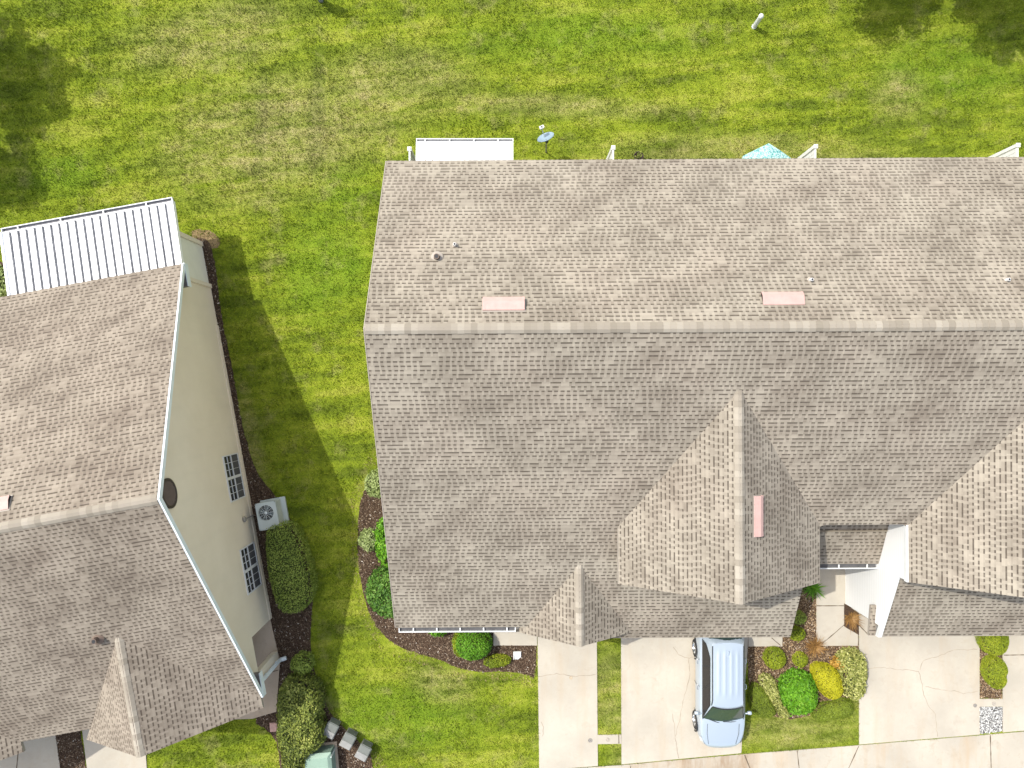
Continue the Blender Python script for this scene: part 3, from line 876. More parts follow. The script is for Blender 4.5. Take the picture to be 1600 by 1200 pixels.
# ================================================================== left house
h2 = thing('gabled_house', L(-14, 2, 0), 'house at left turned slightly, cream stucco gable wall and brown beige shingle roof', 'house')
U0, U1 = -31.0, -10.68
VR, LZ = 1.42, 7.50
VN, VS = -6.26, 9.27
PLS, PLN = 0.575, 0.586
def zl(v): return LZ - PLS * (v - VR) if v > VR else LZ - PLN * (VR - v)
def LP(u, v): return L(u, v, zl(v))
m = MB()
m.slab([LP(U0, VR), LP(U0, VS), LP(U1, VS), LP(U1, VR)], .11)
m.slab([LP(U0, VR), LP(U1, VR), LP(U1, VN), LP(U0, VN)], .11, uvoff=(.3, .03))
roof2 = m.build('roof', ['shingle_west', 'drip'], h2, L(-14, VR, LZ))
ridge_caps('ridge_cap', L(U0, VR, LZ), L(U1, VR, LZ), PLN, PLS, roof2, .15, seed=41)
for cu in (-14.06, -22.65):
    hw, gz, ge, gf = 3.13, 5.0, 2.70, 9.72
    av = VR + (LZ - gz) / PLS
    m = MB()
    m.slab([L(cu, av, gz), L(cu - hw, gf, ge), L(cu, gf, gz)], .10, uvoff=(.2, .05))
    m.slab([L(cu, av, gz), L(cu, gf, gz), L(cu + 3.36, 9.66, 2.93), L(cu + 3.36, 9.2, 2.99)], .10, uvoff=(.7, 0))
    gr_ = m.build('entry_gable_roof', ['shingle_west', 'drip'], h2, L(cu, gf, ge))
    ridge_caps('ridge_cap', L(cu, gf, gz), L(cu, av - .1, gz), (gz - ge) / hw, (gz - ge) / hw, gr_, .15, seed=int(60 - cu))
# rake trim, pale blue white
m = MB()
for v0, v1 in ((VR, VN), (VR, VS)):
    a, b = Vector(L(U1 + .012, v0, zl(v0) + .006)), Vector(L(U1 + .012, v1, zl(v1) + .006))
    o_ = Vector(L(.055, 0)); dn = Vector((0, 0, -.19))
    q = [a, b, b + dn, a + dn]; c = [p_ + o_ for p_ in q]
    m.mesh(q + c, [(3, 2, 1, 0), (4, 5, 6, 7), (1, 5, 4, 0), (2, 6, 5, 1), (3, 7, 6, 2), (0, 4, 7, 3)])
m.build('rake_board', ['bluewhite'], roof2, L(U1, VR, LZ))
# walls
WU = -10.98
def wall_panel(mm, pts, th=.22, u=WU, mi=0):
    """pts: (v, z) outline of a wall panel in the gable plane"""
    f = [L(u, v, z) for v, z in pts]; g = [L(u - th, v, z) for v, z in pts]
    nrm = sum(pts[i][0] * pts[(i + 1) % len(pts)][1] - pts[(i + 1) % len(pts)][0] * pts[i][1] for i in range(len(pts)))
    if nrm > 0: f, g = f[::-1], g[::-1]
    mm.poly(f, mi); mm.poly(g[::-1], mi)
    for i in range(len(f)):
        j = (i + 1) % len(f); mm.poly([f[j], f[i], g[i], g[j]], mi)
m = MB()
zt = lambda v: zl(v) - .12
OV0, OV1, OH = 7.36, 8.66, 2.13
wall_panel(m, [(-5.96, 0), (OV0, 0), (OV0, zt(OV0)), (VR, zt(VR)), (-5.96, zt(-5.96))])
wall_panel(m, [(OV0, OH), (OV1, OH), (OV1, zt(OV1)), (OV0, zt(OV0))])
wall_panel(m, [(OV1, 0), (9.08, 0), (9.08, zt(9.08)), (OV1, zt(OV1))])
for (ua, va, ub, vb, z1) in ((-11.2, 9.07, -13.0, 9.07, 2.9), (-12.9, 7.3, -11.2, 7.3, 3.6), (-13.0, 9.07, -13.0, 7.3, 3.0), (-13.0, 9.05, -31, 9.05, 2.9), (-31, -5.96, -11.2, -5.96, 3.0)):
    if (ua, va) == (-11.2, 9.07): continue
    m.poly([L(ua, va, 0), L(ub, vb, 0), L(ub, vb, z1), L(ua, va, z1)])
wl2 = m.build('wall', ['stucco'], h2, L(WU, 2, 0))
m = MB()
wall_panel(m, [(-7.67, 0), (-5.97, 0), (-5.97, 2.55), (-7.67, 2.45)], .15, -11.02)
m.poly([L(-17, -7.67, 0), L(-17, -7.67, 2.4), L(-11.17, -7.67, 2.4), L(-11.17, -7.67, 0)])
m.poly([L(-17, -5.97, 0), L(-17, -5.97, 2.4), L(-17, -7.67, 2.4), L(-17, -7.67, 0)])
m.build('patio_wall', [painted('patio_wall_pale', (.66, .65, .57), .8, amt=.06, scale=1.2)], h2, L(-11.02, -7, 0))
m = MB()                                                                                             # plain corner boards
for v, w_, u_ in ((-7.62, .17, -10.985), (-5.93, .15, -10.945)):
    m.box(L(u_ - .03, v, 1.27), (.10, w_, 2.5), TH)
m.box(L(-10.965, 1.5, .12), (.03, 11.7, .24), TH)
m.build('corner_board', ['stucco'], h2, L(-10.98, -7, 0))
# dark open ends of the boxed eaves with pale edges
for v, sg in ((VN + .38, 1), (VS - .42, -1)):
    zc = zl(v) - .42
    m = MB(); m.box(L(-10.80, v, zc), (.34, .80, .24), TH, 0)
    eb = m.build('eave_box', ['soffit'], h2, L(-10.8, v, zc))
    m = MB(); m.box(L(-10.615, v, zc + .01), (.028, .84, .27), TH, 0)
    m.build('trim', ['bluewhite'], eb, L(-10.6, v, zc))
# windows: two sashes side by side, each with a grid
M['glass'] = NT('window_glass').done((0.035, 0.036, 0.036), 0.18, 0.0, 0.25)
M['screen'] = painted('insect_screen', (0.075, 0.075, 0.078), 0.75)
def window(v0, v1, z0, z1):
    fw = .045
    mm = MB(); U = WU + .018
    vm = (v0 + v1) / 2
    def bar(va, vb, za, zb, th=.045, uu=U): mm.box(L(uu, (va + vb) / 2, (za + zb) / 2), (th, vb - va, zb - za), TH)
    bar(v0, v1, z1 - fw, z1); bar(v0, v1, z0, z0 + fw)
    bar(v0, v0 + fw, z0 + fw, z1 - fw); bar(v1 - fw, v1, z0 + fw, z1 - fw); bar(vm - .05, vm + .05, z0 + fw, z1 - fw)
    zm = (z0 + z1) / 2
    for a_, b_ in ((v0 + fw, vm - .05), (vm + .05, v1 - fw)):
        bar(a_, b_, zm - .022, zm + .022, .04)
        for q in (1, 2):
            vv = a_ + (b_ - a_) * q / 3
            bar(vv - .009, vv + .009, zm + .022, z1 - fw, .028); bar(vv - .005, vv + .005, z0 + fw, zm - .022, .022)
        zz_ = (zm + z1 - fw) / 2 + .01
        for q in range(3):
            va_ = a_ + (b_ - a_) * q / 3 + .012; vb_ = a_ + (b_ - a_) * (q + 1) / 3 - .012
            bar(va_, vb_, zz_ - .009, zz_ + .009, .028)
    w = mm.build('window', ['white'], h2, L(WU, vm, z0))
    mm = MB()
    for a_, b_ in ((v0 + fw, vm - .05), (vm + .05, v1 - fw)):
        mm.poly([L(WU + .006, a_, zm), L(WU + .006, a_, z1 - fw), L(WU + .006, b_, z1 - fw), L(WU + .006, b_, zm)][::-1], 0)
        mm.poly([L(WU + .01, a_, z0 + fw), L(WU + .01, a_, zm), L(WU + .01, b_, zm), L(WU + .01, b_, z0 + fw)][::-1], 1)
    mm.build('pane', ['glass', 'screen'], w, L(WU, vm, z0))
window(.69, 2.43, .44, 1.84); window(4.20, 5.90, .44, 1.84)
# oval louvred gable vent
m = MB()
cz, cv = 6.20, 1.40
ring = [(.47, .0), (.47, .05), (.40, .06), (.385, .02)]
axis = Vector(L(1, 0))
m.lathe(ring, L(WU, cv, cz), axis, 36, 0)
for k in range(9):
    z = cz - .34 + k * .085
    hwid = math.sqrt(max(.0, .385 ** 2 - (z - cz) ** 2))
    a, b = Vector(L(WU + .012, cv - hwid, z + .03)), Vector(L(WU + .012, cv + hwid, z + .03))
    o_ = Vector(L(.03, 0)); dn = Vector((0, 0, -.06))
    m.poly([a, b, b + o_ + dn, a + o_ + dn][::-1], 1)
m.lathe([(0, .006), (.39, .006)], L(WU, cv, cz), axis, 36, 2)
m.build('gable_vent', [painted('vent_ring', (.06, .045, .035), .6), painted('vent_louvre', (.115, .085, .065), .7), 'black'], h2, L(WU, cv, cz))
# wall pipe with a round cap
m = MB()
pv = 3.22
m.tube([L(WU + .06, pv + .02, .02), L(WU + .06, pv + .01, .55), L(WU + .06, pv, .95)], .022, 8)
m.lathe([(0, -.03), (.10, -.03), (.115, .02), (.09, .05), (0, .055)], L(WU + .05, pv, 1.0), axis, 20, 0)
m.build('wall_pipe', [painted('aged_metal', (.26, .245, .215), .6)], h2, L(WU, pv, 0))
# downspout on the porch pillar
m = MB()
pv = 9.0
m.tube([L(-10.75, 9.2, 2.62), L(-10.80, 9.1, 2.45), L(-10.91, pv, 2.28), L(-10.91, pv, .25), L(-10.86, pv, .12), L(-10.66, pv - .02, .09)], .08, 6, 0, True, False)
m.box(L(-10.93, pv, 1.6), (.05, .17, .05), TH); m.box(L(-10.93, pv, .5), (.05, .17, .05), TH)
m.build('downspout', ['bluewhite'], h2, L(-10.9, pv, 0))
# standing seam patio roof
m = MB()
pu0, pu1, pv0, pv1 = -17.05, -10.80, -5.7, -8.66
def zr(v): return 2.72 - (pv0 - v) * .075
m.slab([L(pu0, pv0, zr(pv0)), L(pu1, pv0, zr(pv0)), L(pu1, pv1, zr(pv1)), L(pu0, pv1, zr(pv1))], .05, 0, 0)
ns = 21
for k in range(1, ns):
    u = pu0 + (pu1 - pu0) * k / ns
    a, b = Vector(L(u, pv0, zr(pv0))), Vector(L(u, pv1 + .05, zr(pv1 + .05)))
    r_ = random.Random(k)
    o_ = Vector(L(.022, 0)); up_ = Vector((0, 0, .085))
    q = [a - o_, b - o_, b - o_ * .8 + up_, a - o_ * .8 + up_, a + o_, b + o_, b + o_ * .8 + up_, a + o_ * .8 + up_]
    m.mesh(q, [(3, 2, 1, 0), (2, 3, 7, 6), (1, 2, 6, 5)], 0); m.mesh(q, [(4, 5, 6, 7)], 2)  # rib face away from the sun gets the painted shade grey
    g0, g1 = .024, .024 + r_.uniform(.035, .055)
    m.mesh([a + Vector(L(g0, 0)) + Vector((0, 0, .003)), b + Vector(L(g0, 0)) + Vector((0, 0, .003)), b + Vector(L(g1, 0)) + Vector((0, 0, .003)), a + Vector(L(g1 * .9, 0)) + Vector((0, 0, .003))], [(0, 1, 2, 3)], 2)  # strip of rib shadow painted on the pan
for u in (pu0, pu1):                                                                                 # edge trims
    a, b = Vector(L(u, pv0, zr(pv0))), Vector(L(u, pv1, zr(pv1)))
    o_ = Vector(L(.03, 0)); up_ = Vector((0, 0, .07)); dn = Vector((0, 0, -.12))
    q = [a - o_ + dn, b - o_ + dn, b - o_ + up_, a - o_ + up_, a + o_ + dn, b + o_ + dn, b + o_ + up_, a + o_ + up_]
    m.mesh(q, [(3, 2, 1, 0), (4, 5, 6, 7), (2, 3, 7, 6), (1, 2, 6, 5)], 0)
# faint row of screws and a scuffed triangle scratch
for k in range(60):
    u = pu0 + .2 + k * .1; v = -7.72
    m.lathe([(0, .010), (.012, .006), (.014, 0)], L(u, v, zr(v) + .001), seg=6, mi=1)
t = NT('chalky_pan_roof'); p_ = t.pos()
n = t.noise(p_, 2.5, 5, .7)
cc = t.mix(t.rng(n, .5, .8, 0, .22), (.80, .80, .80), (.50, .50, .48))
M['chalk'] = t.done(cc, .42)
M['rib_shade'] = painted('painted_rib_shade', (.29, .29, .295), .8, amt=.3, scale=4)  # grey that paints the ribs' shaded side and shadow into the colour
pr2 = m.build('patio_roof', ['chalk', 'drip', 'rib_shade'], h2, L(pu0, pv0, 2.4))
m = MB()
tri = [L(-14.05, -7.33), L(-13.83, -7.42), L(-13.86, -7.15)]
tri = [Vector((a_[0], a_[1], 2.60)) for a_ in tri]
for i in range(3): m.tube([tri[i], tri[(i + 1) % 3]], .011, 6)
m.build('bent_wire', ['soffit'], pr2, tri[0])
gutter('gutter', L(pu1, pv1 - .01, zr(pv1) - .01), L(pu0, pv1 - .01, zr(pv1) - .01), Vector(L(0, -1)).normalized(), pr2, mats=('white', painted('gutter_shade', (.17, .17, .18), .7)), hang=1.45, w=.12)
# its flue, roof vent
nLN = Vector(L(0, -PLN, 0)) + Vector((0, 0, 1)); nLN.normalize()
upLN = (Vector(L(0, 1, 0)) + Vector((0, 0, PLN))).normalized()
vv = .77
roof_vent(L(-15.75, vv, zl(vv)), L(1, 0), upLN, nLN, (1.2, .40, .10), roof2)
m = MB()
fp = Vector(L(-14.62, 5.68, zl(5.68)))
m.tube([fp, fp + Vector((0, 0, .28))], .085, 12); m.lathe([(.2, .03), (.1, .12)], fp, seg=14)
m.lathe([(0, .283), (.065, .283)], fp, seg=12, mi=1)
m.build('flue', ['brownpipe', 'black'], roof2, fp)

# ------------------------------------------------------------------ foliage builders
def leaf_cloud(pts, nrm, size, jit=0.7, aspect=0.55, r=rng, fold=0.0):
    """one bent leaf quad per point"""
    n = len(pts)
    nn = nrm + r.normal(0, jit, (n, 3)); nn /= np.linalg.norm(nn, axis=1)[:, None] + 1e-9
    a = r.normal(0, 1, (n, 3)); a -= nn * (a * nn).sum(1)[:, None]; a /= np.linalg.norm(a, axis=1)[:, None] + 1e-9
    b = np.cross(nn, a)
    s = size * r.uniform(0.65, 1.3, n)[:, None]
    v = np.empty((n, 4, 3))
    v[:, 0] = pts - a * s * 0.5
    v[:, 1] = pts + b * s * 0.5 * aspect + nn * s * fold
    v[:, 2] = pts + a * s * 0.5
    v[:, 3] = pts - b * s * 0.5 * aspect + nn * s * fold
    q = np.arange(n * 4).reshape(n, 4)
    return v.reshape(-1, 3), q

def leafmat(name, dark, mid, light, tip, tr=0.2, drift=0.35):
    M[name] = island_mat(name, [(0, dark), (0.4, mid), (0.75, light), (1, tip)], 0.55, 0.3, tr, drift)
leafmat('leaf_moss', (.075, .11, .010), (.14, .19, .014), (.20, .26, .022), (.30, .34, .05), drift=.5)
leafmat('leaf_box', (.07, .115, .016), (.19, .265, .04), (.31, .39, .07), (.46, .52, .14))
leafmat('leaf_bright', (.04, .12, .005), (.09, .24, .01), (.15, .34, .018), (.30, .48, .06))
leafmat('leaf_olive', (.045, .065, .012), (.125, .16, .026), (.24, .275, .05), (.45, .46, .13))
leafmat('leaf_yellow', (.26, .27, .010), (.38, .37, .012), (.48, .45, .018), (.56, .52, .05), drift=.55)
leafmat('leaf_lime', (.10, .15, .008), (.19, .245, .012), (.28, .32, .018), (.40, .41, .05), drift=.6)
leafmat('leaf_varieg', (.10, .12, .02), (.25, .27, .06), (.40, .40, .13), (.55, .54, .26), drift=.2)
leafmat('leaf_glossy', (.02, .06, .008), (.06, .15, .018), (.12, .24, .035), (.26, .40, .10))
leafmat('leaf_pale', (.10, .15, .04), (.22, .28, .09), (.34, .41, .16), (.50, .55, .3))
leafmat('leaf_orange', (.25, .12, .02), (.42, .24, .04), (.5, .33, .08), (.42, .40, .10))
leafmat('leaf_tan', (.10, .05, .018), (.22, .115, .035), (.33, .19, .06), (.42, .29, .11))
leafmat('leaf_oak', (.02, .045, .006), (.045, .085, .010), (.08, .13, .016), (.14, .18, .03), tr=.1)
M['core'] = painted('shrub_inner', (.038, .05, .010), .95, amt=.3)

def shrub(name, poly, h, leaf, n, size, label, cat='shrub', group=None, rnd=0.35, lump=0.08, jit=0.65, fold=0.05, seed=1, core=True, zb=0.0, aspect=.55, side=1.0):
    """clipped bush of any plan outline: rounded shoulders, leaves over top and sides, dark inside"""
    r = np.random.default_rng(seed)
    poly = list(poly)
    xs = np.array([p[0] for p in poly]); ys = np.array([p[1] for p in poly])
    cx_, cy_ = xs.mean(), ys.mean()
    per = np.hypot(np.roll(xs, -1) - xs, np.roll(ys, -1) - ys)
    area = 0.5 * abs(np.dot(xs, np.roll(ys, -1)) - np.dot(ys, np.roll(xs, -1)))
    hs = max(h - rnd * 0.7, 0.05)
    n_side = int(n * side * per.sum() * hs / (per.sum() * hs + area * 1.5))
    n_top = n - n_side
    P_, N_ = [], []
    def topz(x, y):
        d = edge_dist(x, y, poly)
        e = np.clip(1 - d / rnd, 0, 1)
        return h - rnd * (1 - np.sqrt(np.clip(1 - e * e, 0, 1))) * 0.9 + (vnoise(x, y, 0.32, seed) - .5) * 2 * lump, e
    got = 0
    while got < n_top:
        x = r.uniform(xs.min(), xs.max(), n_top * 2); y = r.uniform(ys.min(), ys.max(), n_top * 2)
        k = inside(x, y, poly); x, y = x[k], y[k]
        z, e = topz(x, y)
        P_.append(np.stack([x, y, z + zb + r.normal(0, size * .25, len(x))], 1))
        dx, dy = x - cx_, y - cy_; dd = np.hypot(dx, dy) + 1e-6
        N_.append(np.stack([dx / dd * e, dy / dd * e, 1.05 - e * .6], 1)); got += len(x)
    pt, nt = np.concatenate(P_)[:n_top], np.concatenate(N_)[:n_top]
    k = r.choice(len(xs), n_side, p=per / per.sum()); f_ = r.random(n_side)
    x = xs[k] + (np.roll(xs, -1) - xs)[k] * f_; y = ys[k] + (np.roll(ys, -1) - ys)[k] * f_
    z = r.uniform(0.03, max(hs, .06), n_side)
    ex, ey = (np.roll(ys, -1) - ys)[k], -(np.roll(xs, -1) - xs)[k]
    sg = np.sign(ex * (x - cx_) + ey * (y - cy_) + 1e-9)[:, None]
    nn = np.stack([ex, ey, np.zeros(n_side)], 1) * sg; nn /= np.linalg.norm(nn, axis=1)[:, None] + 1e-9
    ps = np.stack([x, y, z + zb], 1) + nn * r.normal(0, size * .4, n_side)[:, None]
    pts = np.concatenate([pt, ps]); nr = np.concatenate([nt, nn + np.array([0, 0, .3])])
    v, q = leaf_cloud(pts, nr, size, jit, aspect, r, fold)
    mi = np.zeros(len(q))
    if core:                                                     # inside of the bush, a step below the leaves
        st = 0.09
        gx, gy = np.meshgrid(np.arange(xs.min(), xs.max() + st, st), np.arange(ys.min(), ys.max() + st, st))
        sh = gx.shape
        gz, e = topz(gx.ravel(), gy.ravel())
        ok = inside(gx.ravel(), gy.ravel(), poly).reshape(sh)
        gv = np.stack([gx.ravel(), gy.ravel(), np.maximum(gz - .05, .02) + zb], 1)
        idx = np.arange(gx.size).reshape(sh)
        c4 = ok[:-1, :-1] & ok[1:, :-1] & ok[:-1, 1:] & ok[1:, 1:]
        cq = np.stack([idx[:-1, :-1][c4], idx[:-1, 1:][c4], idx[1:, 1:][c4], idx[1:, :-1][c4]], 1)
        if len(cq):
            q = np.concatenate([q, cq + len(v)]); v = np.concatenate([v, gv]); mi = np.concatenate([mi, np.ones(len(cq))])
    base = np.array([cx_, cy_, zb])
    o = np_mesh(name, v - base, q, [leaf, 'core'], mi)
    o.location = base
    return tag(o, label, cat, group)
def disc(px_, py_, rx, ry=None, h=0.0, n=18, rot=0.0, wob=0.05, seed=1):
    r = random.Random(seed); ry = rx if ry is None else ry
    pts = []
    for k in range(n):
        a = 2 * math.pi * k / n
        q = 1 + r.uniform(-wob, wob)
        x, y = rx * q * math.cos(a), ry * q * math.sin(a)
        c, s = math.cos(R(rot)), math.sin(R(rot))
        pts.append(P(px_ + x * c - y * s, py_ + x * s + y * c, h))
    return pts

# hedges and bushes beside the left house
shrub('hedge', smooth_poly(PP((414, 832), (424, 822), (450, 820), (458, 828), (472, 860), (484, 900), (486, 930), (476, 952), (458, 960), (438, 957), (428, 935), (417, 890), h=1.0), 1), 1.15, 'leaf_box', 9000, .06,
      'long clipped green hedge beside the air conditioner, against the cream gable wall', 'hedge', seed=3, rnd=.28, lump=.05)
shrub('hedge', smooth_poly(PP((436, 1075), (450, 1064), (470, 1064), (490, 1075), (497, 1098), (495, 1125), (500, 1148), (503, 1166), (488, 1176), (474, 1186), (470, 1230), (446, 1232), (440, 1190), (434, 1160), (432, 1110), h=1.0), 1), 1.15, 'leaf_olive', 8500, .10,
      'bushy olive green hedge beside the green transformer cabinet, half in shade', 'hedge', seed=4, rnd=.3, lump=.12)
shrub('shrub', disc(469, 1041, 16, 15, .6, seed=2), .7, 'leaf_box', 1500, .075, 'small round dark shrub standing in mulch between the two hedges by the cream wall', seed=5, rnd=.3, lump=.1)
shrub('shrub', smooth_poly(PP((-30, 415), (14, 420), (20, 450), (12, 464), (-30, 470), h=.6)), .7, 'leaf_pale', 1700, .16, 'straggly pale plant at the left edge beside the ribbed white patio roof', seed=6, lump=.2, rnd=.25)
# bushes along the left side of the right building
shrub('shrub', disc(592, 757, 24, 21, .8, seed=4), .9, 'leaf_pale', 1700, .10, 'pale silvery green bush under the roof edge, topmost in the side bed', seed=7, rnd=.4, lump=.12)
shrub('shrub', disc(574, 846, 14.5, 16, .6, seed=5), .65, 'leaf_pale', 1500, .085, 'small round pale green shrub left of the leafy green bush in the side bed', seed=8, rnd=.3)
shrub('shrub', smooth_poly(PP((590, 822), (600, 812), (625, 815), (628, 885), (605, 888), (592, 875), (587, 850), h=1.0)), 1.2, 'leaf_bright', 2600, .13, 'tall bright green leafy bush tucked under the roof edge behind a pale shrub', seed=9, rnd=.3, lump=.15)
shrub('shrub', smooth_poly(PP((576, 905), (590, 894), (640, 895), (640, 960), (605, 966), (584, 955), (572, 932), h=1.0)), 1.25, 'leaf_glossy', 4200, .115, 'large glossy dark green bush at the bottom left corner of the long roof', seed=10, rnd=.35, lump=.14)
shrub('shrub', disc(738, 1012, 29, 25, .9, seed=6, wob=.02), 1.0, 'leaf_bright', 6500, .055, 'large round clipped bright green shrub below the white gutter', seed=11, rnd=.6, lump=.04)
shrub('shrub', disc(718, 1008, 11, 20, .5, seed=7), .6, 'leaf_lime', 1300, .07, 'thin yellow green fringe shrub on the left of the big round shrub', seed=12, rnd=.25)
shrub('shrub', disc(777, 1035, 21, 9, .3, seed=8, rot=-6), .4, 'leaf_lime', 1800, .055, 'low flat yellow green shrub right of the big round shrub', seed=13, rnd=.25)
shrub('shrub', disc(683, 986, 16, 9, .5, seed=9), .55, 'leaf_bright', 800, .09, 'small green plant peeping out under the white gutter', seed=14, rnd=.25)
# bed between the driveways
shrub('shrub', disc(1215, 1033, 16, 15.5, .55, seed=10, wob=.02), .62, 'leaf_lime', 3200, .055, 'round lime green clipped shrub nearest the car in the planted bed', seed=15, rnd=.38, lump=.03)
shrub('shrub', disc(1254, 1034, 10.5, 10.5, .4, seed=11), .45, 'leaf_lime', 1300, .055, 'smallest round lime green shrub in the middle of the planted bed', seed=16, rnd=.25, lump=.03)
shrub('shrub', disc(1252, 1088, 27, 32, .7, seed=12, wob=.03), .85, 'leaf_bright', 4200, .125, 'big round vivid green shrub in the middle of the planted bed', seed=17, rnd=.5, lump=.16, fold=.12)
shrub('shrub', smooth_poly(PP((1276, 1048), (1286, 1044), (1306, 1046), (1318, 1060), (1322, 1080), (1318, 1092), (1302, 1098), (1288, 1086), (1277, 1066), h=.7), 2), .8, 'leaf_yellow', 13000, .042, 'smooth clipped golden yellow shrub between the vivid green and the variegated shrub', seed=18, rnd=.42, lump=.02)
shrub('shrub', smooth_poly(PP((1322, 1024), (1348, 1022), (1356, 1034), (1356, 1078), (1350, 1092), (1332, 1094), (1321, 1082), (1318, 1050), h=.75), 1), .85, 'leaf_varieg', 3600, .10, 'tall variegated cream and green shrub at the edge of the right driveway', seed=19, rnd=.3, lump=.15)
shrub('shrub', smooth_poly(PP((1188, 1062), (1202, 1056), (1212, 1066), (1220, 1090), (1236, 1116), (1230, 1124), (1218, 1118), (1206, 1096), (1194, 1076), h=.4), 1), .5, 'leaf_varieg', 2300, .085, 'narrow slanting row of variegated shrubs next to the car', seed=20, rnd=.22, lump=.08)
shrub('shrub', smooth_poly(PP((1176, 1072), (1186, 1070), (1200, 1086), (1212, 1106), (1214, 1118), (1200, 1124), (1180, 1120), (1172, 1100), h=.35), 2), .42, 'leaf_moss', 7000, .04, 'low clipped green mound closest to the front wheel of the car', seed=21, rnd=.22, lump=.02)
shrub('shrub', smooth_poly(PP((1285, 1100), (1306, 1100), (1322, 1092), (1335, 1100), (1337, 1114), (1326, 1124), (1296, 1128), (1276, 1128), (1268, 1116), h=.3), 2), .36, 'leaf_moss', 8000, .04, 'low rounded olive lime mound below the golden shrub', seed=22, rnd=.25, lump=.02)
shrub('shrub', disc(1313, 1040, 9, 7.5, .4, seed=13), .45, 'leaf_orange', 420, .12, 'small orange yellow leafed plant beside the variegated shrub', seed=23, rnd=.2, lump=.12)
shrub('shrub', disc(1252, 968, 10, 9, .45, seed=14), .5, 'leaf_box', 1100, .06, 'small round green shrub, upper of two in the dark strip beside the entry walk', seed=24, rnd=.25)
shrub('shrub', disc(1249, 993, 11, 10, .45, seed=15), .5, 'leaf_lime', 1200, .06, 'small round green shrub, lower of two in the strip beside the entry walk', seed=25, rnd=.25)
shrub('shrub', smooth_poly(PP((1537, 990), (1580, 985), (1581, 1012), (1572, 1026), (1556, 1028), (1545, 1020), (1538, 1005), h=.6), 2), .7, 'leaf_lime', 8000, .042, 'clipped lime green ball against the garage eave at right, upper of two', seed=26, rnd=.4, lump=.02)
shrub('shrub', smooth_poly(PP((1550, 1036), (1562, 1031), (1575, 1036), (1580, 1050), (1576, 1058), (1579, 1066), (1572, 1078), (1562, 1081), (1553, 1072), (1545, 1054), h=.6), 2), .7, 'leaf_lime', 8000, .042, 'clipped lime green double mound at right, lower of two, beside the tan chips', seed=27, rnd=.4, lump=.02)

def blade_clump(name, px_, py_, n, length, mat, label, seed, cat='grass clump', up=.55, w=.018, wind=(0, 0)):
    """fountain of arching grass blades"""
    r = random.Random(seed); x0, y0 = P(px_, py_); mm = MB()
    for i in range(n):
        a = r.uniform(0, 2 * math.pi); l = length * r.uniform(.55, 1.1); el = r.uniform(.35, 1.25)
        d = Vector((math.cos(a) + wind[0], math.sin(a) + wind[1], 0))
        p = Vector((x0 + r.uniform(-.07, .07), y0 + r.uniform(-.07, .07), .03)); prev = None
        sd = Vector((-d.y, d.x, 0)).normalized() * w
        pts = []
        for k in range(5):
            q = k / 4
            pts.append(p + d * l * q * math.cos(el) + Vector((0, 0, l * math.sin(el) * (q - up * q * q) + .0)))
        for k in range(4):
            wa, wb = 1 - k / 4.3, 1 - (k + 1) / 4.3
            base = len(mm.v)
            if k == 0: mm.v += [tuple(pts[0] - sd), tuple(pts[0] + sd)]
            mm.v += [tuple(pts[k + 1] - sd * wb), tuple(pts[k + 1] + sd * wb)]
            b0 = base if k == 0 else base - 2
            mm.f.append((b0, b0 + 1, b0 + 3, b0 + 2)); mm.mi.append(0); mm.sm.append(True); mm.uv += [(0, 0)] * 4
    return tag(mm.build(name, [mat], None, (x0, y0, 0)), label, cat)
blade_clump('ornamental_grass', 1327, 963, 200, .5, 'leaf_tan', 'dry golden ornamental grass at the foot of the white siding wall', 1, wind=(.25, -.35))
blade_clump('ornamental_grass', 1272, 1009, 220, .62, 'leaf_tan', 'dry brown ornamental grass between the entry walk and the planted bed', 2)
blade_clump('palm_plant', 1268, 918, 130, .62, 'leaf_bright', 'spiky green plant in the shade beside the entry walk', 3, 'plant', w=.025)

